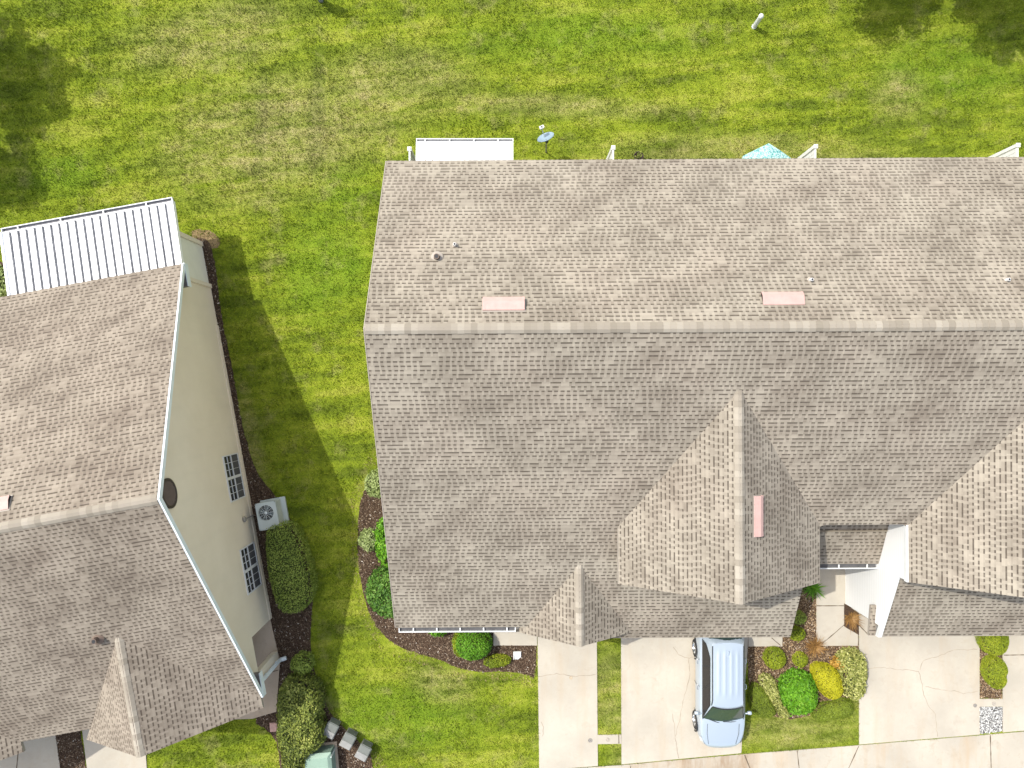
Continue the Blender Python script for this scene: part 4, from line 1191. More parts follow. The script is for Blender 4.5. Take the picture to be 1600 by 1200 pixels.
# ------------------------------------------------------------------ trees just outside the frame that throw the dappled shade
def tree(loc, crown, h0, h1_, n, label, seed, leaf=.15):
    r = np.random.default_rng(seed); q = random.Random(seed)
    x0, y0 = loc
    root = thing('shade_tree', (x0, y0, 0), label, 'tree', 'lawn trees')
    mm = MB()
    trunk = [Vector((x0, y0, -.1)), Vector((x0 + .03, y0, h0 * .5)), Vector((x0 - .03, y0 + .05, h0)), Vector((x0 + .05, y0, (h0 + h1_) / 2)), Vector((x0, y0, h1_ * .93))]
    mm.tube(trunk, [.17, .14, .12, .08, .02], 10)
    pts = []
    for i in range(26):
        a = q.uniform(0, 2 * math.pi); t_ = q.uniform(.05, .9)
        z0 = h0 * .85 + (h1_ - h0) * t_ * .75
        ln = crown * (1 - abs(t_ - .35) * .85) * q.uniform(.6, 1.08)
        p0 = Vector((x0, y0, z0)); p1 = p0 + Vector((math.cos(a) * ln * .55, math.sin(a) * ln * .55, ln * .28)); p2 = p0 + Vector((math.cos(a) * ln, math.sin(a) * ln, ln * .40))
        mm.tube([p0, p1, p2], [.055, .03, .008], 6)
        for k in range(9):
            f_ = q.uniform(.28, 1.05)
            c = p0.lerp(p2, f_) + Vector((q.gauss(0, .22), q.gauss(0, .22), q.gauss(0, .16)))
            pts.append((c, q.uniform(.16, .36)))
    mm.build('trunk', [painted('bark', (.11, .085, .065), .9, amt=.3, scale=12)], root, (x0, y0, 0))
    per = n // len(pts); A = []
    for c, rad in pts:
        dv = r.normal(0, 1, (per, 3)); dv /= np.linalg.norm(dv, axis=1)[:, None]
        A.append(np.array(c) + dv * (r.random((per, 1)) ** .4) * rad * 1.35 * np.array([1, 1, .7]))
    A = np.concatenate(A)
    v, qd = leaf_cloud(A, np.tile(np.array([0, 0, .6]), (len(A), 1)), leaf, .8, .5, r, .06)
    o = np_mesh('crown', v - np.array([x0, y0, 0]), qd, ['leaf_oak'])
    o.parent = root; o.location = (0, 0, 0)
    return root
def tree_at(shx, shy, hc, **k):
    """stand a tree so that the middle of its crown (height hc) shades photo pixel shx, shy"""
    X, Y = P(shx, shy)
    return tree((X - SUN.x / SUN.z * -1 * hc * 1.0, Y + SUN.y / SUN.z * hc), **k) if False else tree((X + SUN.x / SUN.z * hc, Y + SUN.y / SUN.z * hc), **k)
tree_at(1408, 8, 4.2, crown=1.75, h0=2.2, h1_=5.4, n=34000, label='small shade tree out of sight above, its round shadow left of the top right corner', seed=21, leaf=.14)
tree_at(1598, 18, 4.6, crown=2.5, h0=2.4, h1_=6.6, n=52000, label='larger shade tree out of sight above, its shadow fills the top right corner', seed=22, leaf=.14)
tree_at(44, 140, 5.2, crown=2.55, h0=3.2, h1_=7.0, n=48000, label='large shade tree out of sight, its shadow on the left edge of the lawn', seed=23, leaf=.14)
tree_at(14, 285, 4.4, crown=1.7, h0=2.6, h1_=5.8, n=26000, label='smaller shade tree out of sight at left, shadow above the ribbed patio roof', seed=24, leaf=.14)

# ------------------------------------------------------------------ grass, chips, gravel
hard = [drive_w, drive_m, walk_x, drive_e, drive_f, walk_g, apron, walk_entry, walk_porch, walk_side, drive_ll, drive_l, porch_l]
beds = [bed_w, bed_e, bed_c, bed_d, bed_g, bed_l, bed_p, bed_n]
houses = [[B(xw, ys)[:2], B(24, ys)[:2], B(24, yn)[:2], B(xw, yn)[:2]], [L(-31, -5.9)[:2], L(-11, -5.9)[:2], L(-11, 9.0)[:2], L(-31, 9.0)[:2]], [L(-17, -7.6)[:2], L(-11.05, -7.6)[:2], L(-11.05, -5)[:2], L(-17, -5)[:2]]]
def blades(name, x, y, hgt, wid, mat, lean=.75, r=rng):
    n = len(x)
    a = r.uniform(0, 2 * np.pi, n); la = r.uniform(0, 2 * np.pi, n); ll = hgt * r.uniform(.2, 1.0, n) * lean
    ca, sa = np.cos(a) * wid * .5, np.sin(a) * wid * .5
    v = np.empty((n, 3, 3))
    v[:, 0] = np.stack([x - ca, y - sa, np.zeros(n)], 1)
    v[:, 1] = np.stack([x + ca, y + sa, np.zeros(n)], 1)
    v[:, 2] = np.stack([x + np.cos(la) * ll, y + np.sin(la) * ll, hgt], 1)
    return np_mesh(name, v.reshape(-1, 3), np.arange(n * 3).reshape(n, 3), [mat], tri=True)
N = 1500000
x = rng.uniform(-27, 27, N); y = rng.uniform(-18, 24, N)
keep = np.ones(N, bool)
for pl in hard + houses: keep &= ~inside(x, y, pl)
for pl in beds: keep &= ~inside(x, y, pl)
for pl in (dry_e, dry_n): keep &= ~(inside(x, y, pl) & (edge_dist(x, y, pl) > rng.uniform(0.0, .22, N)) & (vnoise(x, y, .6, 77) > rng.uniform(.0, .5, N)))
x, y = x[keep], y[keep]
cl = vnoise(x, y, .17, 5) * .6 + vnoise(x, y, .42, 6) * .4
k = rng.random(len(x)) < np.clip(.25 + cl * 1.1, 0, 1)
x, y, cl = x[k], y[k], cl[k]
# thinner, shorter turf on the worn ground behind the houses
hgt = (.035 + .085 * cl) * rng.uniform(.6, 1.25, len(x))
g_ = blades('grass', x, y, hgt, rng.uniform(.018, .036, len(x)), 'blades')
tag(g_, 'thick green lawn grass around the two houses', 'grass', kind='stuff')

ND = 90000
x = rng.uniform(-14, 2, ND * 2); y = rng.uniform(-16, 7, ND * 2)
kd = np.zeros(ND * 2, bool)
for pl, bd in ((dry_e, bed_e), (dry_n, bed_w), (dry_s, bed_w)): kd |= inside(x, y, pl) & ~(inside(x, y, bd) & (edge_dist(x, y, bd) > .12))
for pl in hard + houses: kd &= ~inside(x, y, pl)
kd &= vnoise(x, y, .5, 77) > rng.uniform(.0, .55, ND * 2)
x, y = x[kd], y[kd]
dg = blades('dry_grass', x, y, rng.uniform(.04, .10, len(x)), rng.uniform(.014, .03, len(x)), 'drygrass')
tag(dg, 'straw coloured dry grass edging the mulch beds', 'dry grass', kind='stuff')

def chips(name, polys, dens, mat, smin, smax, label, cat, zb=.018, flat=.35, asp=.4, cube=False, seed=1):
    r = np.random.default_rng(seed); X, Y = [], []
    for pl in polys:
        xs = [p[0] for p in pl]; ys_ = [p[1] for p in pl]
        n = int((max(xs) - min(xs)) * (max(ys_) - min(ys_)) * dens)
        x = r.uniform(min(xs), max(xs), n); y = r.uniform(min(ys_), max(ys_), n)
        k = inside(x, y, pl)
        for hp in hard: k &= ~inside(x, y, hp)
        for hp in houses: k &= ~(inside(x, y, hp) & (edge_dist(x, y, hp) > .2))
        X.append(x[k]); Y.append(y[k])
    x = np.concatenate(X); y = np.concatenate(Y); n = len(x)
    s = r.uniform(smin, smax, n)
    if not cube:
        pts = np.stack([x, y, zb + r.uniform(0.0, .03, n)], 1)
        nr = np.tile(np.array([0, 0, 1.0]), (n, 1))
        nn = nr + r.normal(0, flat, (n, 3)); nn /= np.linalg.norm(nn, axis=1)[:, None]
        a = r.normal(0, 1, (n, 3)); a -= nn * (a * nn).sum(1)[:, None]; a /= np.linalg.norm(a, axis=1)[:, None]; b = np.cross(nn, a)
        s = s[:, None]; v = np.empty((n, 4, 3))
        v[:, 0] = pts - a * s * .5 - b * s * .5 * asp; v[:, 1] = pts + a * s * .5 - b * s * .4 * asp; v[:, 2] = pts + a * s * .45 + b * s * .5 * asp; v[:, 3] = pts - a * s * .5 + b * s * .45 * asp
        o = np_mesh(name, v.reshape(-1, 3), np.arange(n * 4).reshape(n, 4), [mat])
    else:                                                        # little stones: squashed octahedra
        d = np.array([[1, 0, 0], [0, 1, 0], [-1, 0, 0], [0, -1, 0], [0, 0, .8], [0, 0, -.3]])
        v = d[None] * s[:, None, None] * .5 * r.uniform(.6, 1.25, (n, 6, 1))
        an = r.uniform(0, 6.28, n); ca, sa = np.cos(an), np.sin(an)
        vx = v[:, :, 0] * ca[:, None] - v[:, :, 1] * sa[:, None]; vy = v[:, :, 0] * sa[:, None] + v[:, :, 1] * ca[:, None]
        v = np.stack([vx + x[:, None], vy + y[:, None], v[:, :, 2] + zb + s[:, None] * .15], 2)
        f = np.array([[0, 1, 4], [1, 2, 4], [2, 3, 4], [3, 0, 4], [1, 0, 5], [2, 1, 5], [3, 2, 5], [0, 3, 5]])
        q = (f[None] + (np.arange(n) * 6)[:, None, None]).reshape(-1, 3)
        o = np_mesh(name, v.reshape(-1, 3), q, [mat], tri=True)
    return tag(o, label, cat, kind='stuff')
chips('mulch_chips', [bed_w, bed_e, bed_l, bed_n], 900, 'chips', .025, .075, 'dark brown bark chips in the beds beside the houses', 'mulch', seed=2)
chips('bark_litter', [bed_c, bed_d, bed_p], 1100, 'redchips', .02, .065, 'tan bark chips in the beds between the driveways', 'mulch', seed=3)
chips('gravel', [bed_g], 1100, 'gravel', .035, .085, 'white and grey gravel in the square bed by the right driveway', 'gravel', cube=True, seed=4)
# tufts that grow between the planted mounds
NB = 26000
lowc = PP((1164, 1100), (1205, 1112), (1262, 1110), (1341, 1082), (1341.5, 1164), (1158, 1178))

# ------------------------------------------------------------------ car
def car():
    C0 = Vector((8.0, -11.655, ZC))
    root = thing('parked_car', C0, 'pale silver blue minivan parked nose out on the concrete driveway, tail under the garage eave', 'car')
    W = lambda x, y, z: (C0.x - x, C0.y - y, C0.z + z)
    t = NT('car_paint'); t.done((.40, .465, .53), .28, .4, .5)
    t.b.inputs['Coat Weight'].default_value = .8; t.b.inputs['Coat Roughness'].default_value = .05
    paint = t.m
    glass = NT('car_glass').done((.030, .052, .045), .05, 0, .6)
    side_glass = NT('car_side_glass').done((.022, .020, .018), .12, 0, .25)
    trim = painted('car_trim', (.018, .019, .02), .45)
    chrome = NT('car_chrome').done((.62, .63, .64), .2, 1.0)
    ys_ = [-2.325, -2.30, -2.2, -1.95, -1.6, -1.0, -.3, .4, .9, 1.2, 1.45, 1.7, 1.92, 2.08, 2.2, 2.28, 2.325]
    ws = [.70, .80, .87, .905, .915, .92, .92, .92, .92, .915, .90, .875, .82, .73, .60, .44, .25]
    zd = [.86, .93, .99, 1.02, 1.03, 1.03, 1.03, 1.04, 1.05, 1.05, 1.02, .98, .93, .88, .82, .74, .62]
    zl_ = [.42, .34, .28, .25, .24, .24, .24, .24, .24, .24, .24, .25, .27, .30, .34, .40, .48]
    prof = lambda w, d, b: [(0, b), (w * .82, b), (w * .965, b + .07), (w * 1.0, b + (d - b) * .42), (w * .985, b + (d - b) * .66), (w * .945, d - .075), (w * .89, d - .018), (w * .78, d + .004), (w * .42, d + .028), (0, d + .036)]
    m = MB(); vs, fs = [], []
    half = len(prof(1, 1, .2)); ring = half * 2 - 2
    for y_, w, d, b in zip(ys_, ws, zd, zl_):
        pr_ = prof(w, d, b)
        full = pr_ + [(-x_, z_) for x_, z_ in pr_[-2:0:-1]]
        vs += [W(x_, y_, z_) for x_, z_ in full]
    for i in range(len(ys_) - 1):
        for k in range(ring):
            a = i * ring + k; b_ = i * ring + (k + 1) % ring
            fs.append((a, a + ring, b_ + ring, b_))
    fs.append(tuple(range(ring))); fs.append(tuple(reversed(range(len(vs) - ring, len(vs)))))
    m.mesh(vs, fs, 0, True)
    body = m.build('body', [paint], root, C0)
    md = body.modifiers.new('round', 'SUBSURF'); md.levels = 1; md.render_levels = 2
    # greenhouse: rings from belt line to roof
    def ringpts(hw, yr, yf, z, bowf, bowr, n=9):
        pts = []
        for k in range(n): x_ = hw * (1 - 2 * k / (n - 1)); pts.append((x_, yf - bowf * (x_ / hw) ** 2, z))
        for k in range(1, 11): pts.append((-hw, (yf - bowf) + (yr + bowr - yf + bowf) * k / 10, z))
        for k in range(1, n): x_ = -hw + 2 * hw * k / (n - 1); pts.append((x_, yr + bowr * (x_ / hw) ** 2, z))
        for k in range(1, 10): pts.append((hw, (yr + bowr) + (yf - bowf - yr - bowr) * k / 10, z))
        return pts
    r0 = ringpts(.815, -2.26, 1.20, 1.00, .16, .10)
    r1 = ringpts(.60, -2.12, .40, 1.61, .10, .06)
    r2 = ringpts(.56, -2.07, .31, 1.66, .10, .06)
    m = MB(); n = len(r0)
    vs = [W(*p) for p in r0 + r1 + r2]
    fs = [(i, (i + 1) % n, n + (i + 1) % n, n + i) for i in range(n)] + [(n + i, n + (i + 1) % n, 2 * n + (i + 1) % n, 2 * n + i) for i in range(n)]
    m.mesh(vs, fs, 0, True)
    # crowned roof with pressed ribs
    nx, ny = 41, 22; gv = []
    for j in range(ny):
        for i in range(nx):
            s = -1 + 2 * i / (nx - 1); q = j / (ny - 1)
            yr, yf = -2.07 + .06 * s * s, .31 - .10 * s * s
            y_ = yr + (yf - yr) * q
            z_ = 1.66 + .045 * (1 - s * s) * (1 - (2 * q - 1) ** 4)
            if .13 < q < .86:
                e = min(1, (q - .13) / .04, (.86 - q) / .10)
                for c_ in (-.62, -.21, .21, .62):
                    z_ += .020 * e * max(0, 1 - ((s - c_) / .105) ** 4)
            gv.append(W(.56 * s, y_, z_))
    m.mesh(gv, [(j * nx + i, j * nx + i + 1, (j + 1) * nx + i + 1, (j + 1) * nx + i) for j in range(ny - 1) for i in range(nx - 1)], 0, True)
    m.build('cabin', [paint], root, C0)
    # panes: patches a few mm proud of the cabin
    def patch(name, f, nu, nv, mat=glass):
        mm = MB(); vv = []
        for j in range(nv + 1):
            for i in range(nu + 1): vv.append(W(*f(i / nu, j / nv)))
        mm.mesh(vv, [(j * (nu + 1) + i, j * (nu + 1) + i + 1, (j + 1) * (nu + 1) + i + 1, (j + 1) * (nu + 1) + i) for j in range(nv) for i in range(nu)], 0, True)
        return mm.build(name, [mat], root, C0)
    def front(u, v, off=.008):
        s = -1 + 2 * u; vv = .0 + v * .98
        hw = .815 + (.60 - .815) * vv
        yf = (1.20 - .16 * s * s) + ((.40 - .10 * s * s) - (1.20 - .16 * s * s)) * vv
        return (hw * .95 * s, yf + off * 1.0, 1.0 + .61 * vv + off)
    ws_ = patch('windshield', front, 10, 6)
    patch('rear_window', lambda u, v: ((.80 - .2 * v) * .88 * (-1 + 2 * u), -2.25 + .13 * v + .07 * (-1 + 2 * u) ** 2 - .012, 1.10 + .46 * v), 8, 4)
    def sidewin(sx, y0, y1, y0t, y1t):
        def f(u, v):
            vv = .10 + v * .80
            hw = .815 + (.60 - .815) * vv + .007
            ya, yb = y0 + (y0t - y0) * v, y1 + (y1t - y1) * v
            return (sx * hw, ya + (yb - ya) * u, 1.0 + .61 * vv + .004)
        return f
    for sx in (-1, 1):
        def lens(u, v, off):
            """long window band: pointed at the rear, follows the windshield pillar at the front"""
            yr = -2.02 + .10 * v; yf = 1.02 - .72 * v
            y_ = yr + (yf - yr) * u
            tap = min(1.0, .25 + (y_ + 2.05) / .75)
            vv = .10 + (.12 + .68 * tap) * v if y_ < -1.3 else .10 + .80 * v
            return (sx * (.815 - .215 * vv + off), y_, 1.0 + .61 * vv + .003)
        band = patch('window_band', lambda u, v: lens(u, v, .005), 24, 4, trim)
        for u0, u1 in ((.03, .33), (.35, .63), (.645, .975)):
            pane = patch('side_window', lambda u, v: lens(u0 + (u1 - u0) * u, .05 + .90 * v, .011), 8, 3, side_glass)
            pane.parent = band; pane.location = (0, 0, 0)
    # dark edge of the windshield, wipers, cowl
    m = MB()
    for a, b in ((.02, .03),):
        pts = [W(*front(i / 12, -.01, .02)) for i in range(13)]
        m.tube(pts, .028, 6)
    m.tube([W(*front(i / 12, 1.02, .012)) for i in range(13)], .02, 6)
    for q in (0, 1): m.tube([W(*front(q, i / 6, .012)) for i in range(7)], .016, 6)
    m.build('windshield_seal', [trim], ws_, C0)
    for u0, u1 in ((.12, .52), (.5, .86)):
        m = MB(); m.tube([W(*front(u0, .02, .03)), W(*front((u0 + u1) / 2, .10, .03)), W(*front(u1, .17, .03))], .012, 6); m.build('wiper', [trim], root, C0)
    # roof side mouldings, antenna fin
    for sx in (-1, 1):
        m = MB(); m.tube([W(sx * .575, y_, 1.665) for y_ in (-1.95, -1.4, -.6, .05)] + [W(sx * .60, .26, 1.625)], .020, 6); m.build('roof_moulding', [trim], root, C0)
    m = MB()
    m.mesh([W(-.035, -1.78, 1.69), W(.035, -1.78, 1.69), W(.02, -1.60, 1.70), W(-.02, -1.60, 1.70), W(0, -1.80, 1.77), W(0, -1.72, 1.765)],
           [(0, 1, 4), (1, 2, 5, 4), (2, 3, 5), (3, 0, 4, 5)]); m.build('antenna', [paint], root, C0)
    # mirrors, handles, door seams, lights
    for sx in (-1, 1):
        m = MB()
        m.lathe([(0, -.10), (.055, -.085), (.075, 0), (.068, .06), (0, .08)], W(sx * 1.0, .80, 1.06), (1, 0, 0), 14)
        m.tube([W(sx * .84, .84, 1.02), W(sx * .97, .82, 1.05)], .03, 6)
        m.build('mirror', [paint], root, W(sx * 1.03, .8, 1.08))
        for y_ in (-.10, -1.08):
            m = MB(); m.tube([W(sx * .905, y_ - .10, .86), W(sx * .935, y_ - .05, .865), W(sx * .935, y_ + .05, .865), W(sx * .905, y_ + .10, .86)], .017, 6); m.build('door_handle', [chrome], root, W(sx * .93, y_, .86))
        for y_ in (-1.18, -.16, .92):
            m = MB(); m.tube([W(sx * .923, y_, .34), W(sx * .926, y_, .62), W(sx * .915, y_, .80), W(sx * .875, y_, .955)], .006, 5)
            m.build('door_seam', [trim], root, C0)
        m = MB()
        m.mesh([W(sx * .86, 1.78, .80), W(sx * .80, 1.76, .945), W(sx * .68, 2.02, .90), W(sx * .52, 2.20, .80), W(sx * .60, 2.17, .70), W(sx * .78, 2.0, .72)], [(0, 1, 2, 5), (2, 3, 4, 5)] if sx > 0 else [(5, 2, 1, 0), (5, 4, 3, 2)])
        m.build('headlight', [NT('lamp_lens').done((.55, .60, .62), .1, .3, .6)], root, W(sx * .7, 2.0, .8))
        m = MB(); m.tube([W(sx * .62, 2.02, .865), W(sx * .42, 2.20, .80), W(0, 2.265, .775)], .006, 5); m.build('nose_seam', [trim], root, C0)
        m = MB(); m.tube([W(sx * .60, 1.22, 1.065), W(sx * .60, 1.6, 1.02), W(sx * .52, 2.05, .915)], .007, 5); m.build('bonnet_seam', [trim], root, C0)
    # wheels
    for sx in (-1, 1):
        for y_ in (1.40, -1.39):
            c = W(sx * .81, y_, .345); ax = (-sx, 0, 0)
            m = MB(); m.lathe([(.20, -.10), (.33, -.10), (.345, -.05), (.345, .06), (.33, .105), (.225, .11), (.215, .085)], c, ax, 28); w = m.build('wheel', [painted('tyre', (.025, .025, .026), .85)], root, c)
            m = MB()
            m.lathe([(.225, .112), (.215, .118), (.20, .10), (.20, .02)], c, ax, 28)
            m.lathe([(.0, .105), (.055, .10), (.06, .06)], c, ax, 12)
            for k in range(7):
                a = 2 * math.pi * k / 7
                cc_ = Vector(c) + Vector(ax) * .082
                e = Vector((0, math.cos(a), math.sin(a))); s_2 = Vector((0, -math.sin(a), math.cos(a)))
                m.poly([cc_ + e * .05 + s_2 * .03, cc_ + e * .21 + s_2 * .024, cc_ + e * .21 - s_2 * .024, cc_ + e * .05 - s_2 * .03])
            m.build('rim', [chrome], w, c)
            m = MB(); m.lathe([(0, .03), (.205, .03)], c, ax, 20); m.build('brake_disc', [trim], w, c)
            m = MB()                                                     # dark wheel arch
            pts = [W(sx * .895, y_ + .40 * math.cos(a), .345 + .40 * math.sin(a)) for a in [math.pi * k / 12 for k in range(13)]]
            m.tube(pts, .03, 6); m.build('wheel_arch', [trim], root, c)
    return root
car()

# ------------------------------------------------------------------ utility boxes, air conditioner, small things
M['acgrey'] = painted('ac_enamel', (.44, .49, .47), .45, amt=.06)
M['acdark'] = painted('ac_inside', (.012, .016, .016), .6)
c0 = Vector((*P(417.5, 806, .75), 0))
ac = thing('air_conditioner', c0, 'pale grey air conditioning condenser with round fan grille beside the cream wall', 'air conditioner')
def A(x, y, z): # along wall-normal (x) and along wall (y, down the photo)
    q = L(x, y); return (c0.x + q[0], c0.y + q[1], z)
m = MB(); m.box(A(.07, -.02, .05), (.98, 1.06, .10), TH); m.box(A(.0, 0, .36), (.76, 1.0, .52), TH)
for k in range(14):
    for sx in (-.385, .385): m.box(A(sx, -.46 + k * .07, .38), (.012, .03, .48), TH)
m.build('cabinet', ['acgrey'], ac, c0)
m = MB()
ring_n = 28; R0 = .29; cxy = (-.03, -.12)
outer = []
for k in range(ring_n):
    a = 2 * math.pi * k / ring_n; ca, sa = math.cos(a), math.sin(a)
    q = min(.38 / max(abs(ca), 1e-6), 10)
    tmax = min((.38 - cxy[0] * (1 if ca > 0 else -1)) / max(abs(ca), 1e-6), ((.5 - cxy[1]) if sa > 0 else (.5 + cxy[1])) / max(abs(sa), 1e-6))
    outer.append((cxy[0] + ca * tmax, cxy[1] + sa * tmax))
vs = [A(x_, y_, .74) for x_, y_ in outer] + [A(cxy[0] + R0 * math.cos(2 * math.pi * k / ring_n), cxy[1] + R0 * math.sin(2 * math.pi * k / ring_n), .75) for k in range(ring_n)]
m.mesh(vs, [(k, (k + 1) % ring_n, ring_n + (k + 1) % ring_n, ring_n + k)[::-1] for k in range(ring_n)])
for sx, sy, wx, wy_ in ((.37, 0, .05, 1.03), (-.37, 0, .05, 1.03), (0, .5, .78, .05), (0, -.5, .78, .05)): m.box(A(sx, sy, .715), (wx, wy_, .055), TH)
m.build('top_panel', ['acgrey'], ac, c0)
m = MB(); m.lathe([(0, 0), (.295, 0)], A(*cxy, .66), (0, 0, 1), 28, 0)
m.build('fan_well', ['acdark'], ac, c0)
m = MB()
for k in range(4):
    a = 2 * math.pi * k / 4 + .3
    pts = [A(cxy[0] + r_ * math.cos(a + d_), cxy[1] + r_ * math.sin(a + d_), .69 + z_) for r_, d_, z_ in ((.05, -.3, .01), (.26, -.25, .02), (.27, .45, -.01), (.06, .5, -.01))]
    m.poly(pts)
m.build('fan_blade', [painted('fan_metal', (.10, .13, .13), .5)], ac, c0)
m = MB()
for k in range(12):
    a = 2 * math.pi * k / 12
    m.tube([A(cxy[0] + .05 * math.cos(a), cxy[1] + .05 * math.sin(a), .765), A(cxy[0] + R0 * math.cos(a), cxy[1] + R0 * math.sin(a), .757)], .006, 5)
for rr in (.12, .19, .25): m.tube([A(cxy[0] + rr * math.cos(2 * math.pi * k / 24), cxy[1] + rr * math.sin(2 * math.pi * k / 24), .762) for k in range(25)], .004, 5, caps=False)
m.lathe([(0, .0), (.055, -.005), (.06, -.02)], A(*cxy, .78), seg=16)
m.build('fan_grille', [painted('grille_pale', (.60, .64, .63), .4)], ac, c0)

M['pedgrey'] = painted('pedestal_plastic', (.235, .235, .222), .6, amt=.15)
M['peddark'] = painted('pedestal_lid_dark', (.125, .135, .122), .6, amt=.15)
def pedestal(px_, py_, label, first=None):
    c = Vector((*P(px_, py_, .5), 0))
    root = thing('utility_box', c, label, 'utility box', 'grey utility boxes in a row', 0)
    rz = R(-28)
    if first is not None:
        for ch in first.children:
            d = ch.copy(); COL.objects.link(d); d.parent = root
        return root
    mm = MB(); mm.box((c.x, c.y, .24), (.42, .52, .48), rz, taper=.92)
    mm.build('cabinet', ['pedgrey'], root, c)
    ca, sa = math.cos(rz), math.sin(rz)
    def q(x_, y_, z_): return (c.x + x_ * ca - y_ * sa, c.y + x_ * sa + y_ * ca, z_)
    mm = MB()
    mm.mesh([q(-.24, -.29, .46), q(.24, -.29, .46), q(.24, .02, .53), q(-.24, .02, .53), q(-.20, -.26, .52), q(.20, -.26, .52), q(.21, .02, .585), q(-.21, .02, .585)], [(4, 5, 6, 7), (0, 1, 5, 4), (1, 2, 6, 5), (3, 0, 4, 7), (2, 3, 7, 6)])
    mm.build('front_lid', ['pedgrey'], root, c)
    mm = MB()
    mm.mesh([q(-.24, .02, .53), q(.24, .02, .53), q(.24, .29, .46), q(-.24, .29, .46), q(-.21, .02, .57), q(.21, .02, .57), q(.20, .26, .50), q(-.20, .26, .50)], [(4, 5, 6, 7), (1, 2, 6, 5), (2, 3, 7, 6), (3, 0, 4, 7), (0, 1, 5, 4)])
    mm.build('rear_lid', ['peddark'], root, c)
    mm = MB(); mm.box(q(0, .29, .30), (.34, .02, .34), rz); mm.box(q(.12, .305, .3), (.03, .02, .08), rz); mm.build('door', ['peddark'], root, c)
    return root
p1 = pedestal(516, 1142, 'grey plastic utility box nearest the olive hedge, topmost of three')
pedestal(543, 1159, 'grey plastic utility box in the middle of the row of three', p1)
pedestal(567, 1177, 'grey plastic utility box nearest the lawn, lowest of three', p1)

M['trgreen'] = painted('transformer_green', (.20, .285, .225), .45, amt=.06)
c = Vector((*P(497, 1200, .75), 0))
tr = thing('transformer', c, 'pale green transformer cabinet beside the olive hedge at the bottom edge', 'transformer')
m = MB(); m.box((c.x, c.y, .04), (1.2, 1.25, .08), R(5)); m.build('pad', ['concrete_porch'], tr, c)
m = MB(); m.box((c.x, c.y + .0, .40), (1.0, 1.05, .64), R(5), taper=.97); m.build('cabinet', ['trgreen'], tr, c)
m = MB()
ca, sa = math.cos(R(5)), math.sin(R(5))
q = lambda x_, y_, z_: (c.x + x_ * ca - y_ * sa, c.y + x_ * sa + y_ * ca, z_)
m.mesh([q(-.53, -.55, .72), q(.53, -.55, .72), q(.53, .55, .72), q(-.53, .55, .72), q(-.46, -.55, .80), q(.40, -.55, .80), q(.40, .40, .82), q(-.46, .40, .82)], [(4, 5, 6, 7), (0, 1, 5, 4), (1, 2, 6, 5), (2, 3, 7, 6), (3, 0, 4, 7)])
m.build('lid', ['trgreen'], tr, c)
m = MB(); m.tube([q(.56, .42, .1), q(.56, .42, .85)], .025, 8); m.build('handle', ['acgrey'], tr, c)

m = MB(); c = Vector((*P(428.5, 1135), 0))
m.box((c.x, c.y, .045), (.31, .36, .06), R(4), taper=.96); m.box((c.x, c.y, .08), (.22, .27, .02), R(4))
tag(m.build('paver', [painted('pink_paver', (.42, .27, .235), .9, amt=.15, scale=12)], None, c), 'square pink concrete paver beside the olive hedge', 'paver')
m = MB(); c = Vector((*P(808, 1023.5), 0))
m.mesh([(c.x - .15, c.y + .15, .07), (c.x + .15, c.y + .15, .07), (c.x + .15, c.y - .05, .05), (c.x + .05, c.y - .15, .045), (c.x - .12, c.y - .15, .045),
        (c.x - .17, c.y + .17, .0), (c.x + .17, c.y + .17, .0), (c.x + .17, c.y - .06, .0), (c.x + .06, c.y - .17, .0), (c.x - .14, c.y - .17, .0)],
       [(4, 3, 2, 1, 0), (0, 1, 6, 5), (1, 2, 7, 6), (2, 3, 8, 7), (3, 4, 9, 8), (4, 0, 5, 9)])
m.box((c.x - .13, c.y, .075), (.03, .28, .04)); m.box((c.x + .13, c.y + .05, .075), (.03, .18, .04))
tag(m.build('splash_block', ['white'], None, c), 'small white splash block lying in the mulch beside the left driveway', 'splash block')
# round cleanout covers in the concrete
def cover(px_, py_, r_, z, label, mat=(.20, .185, .165)):
    mm = MB(); c_ = Vector((*P(px_, py_), z))
    mm.lathe([(r_, .0), (r_, .012), (r_ * .86, .016), (r_ * .82, .010), (r_ * .3, .010), (r_ * .25, .02), (0, .02)], c_, seg=20)
    return tag(mm.build('cleanout_cover', [painted('cover_metal', mat, .7, amt=.2, scale=20)], None, c_), label, 'cover', 'round covers in the paving')
cover(922, 1156, .085, ZC, 'dark round metal cover at the right edge of the narrow left driveway')
cover(949.5, 1155, .075, .036, 'grey round cover on the short path across the grass strip', (.30, .265, .22))
cover(1522.5, 1101.5, .075, ZC, 'dark round cover in the wide right driveway near the gravel square')
cover(1552, 1099, .08, .036, 'grey round cover on the short path above the gravel square', (.30, .27, .23))
cover(892, 1058.5, .07, ZC, 'pale rusty round cover in the middle of the narrow left driveway', (.36, .30, .22))

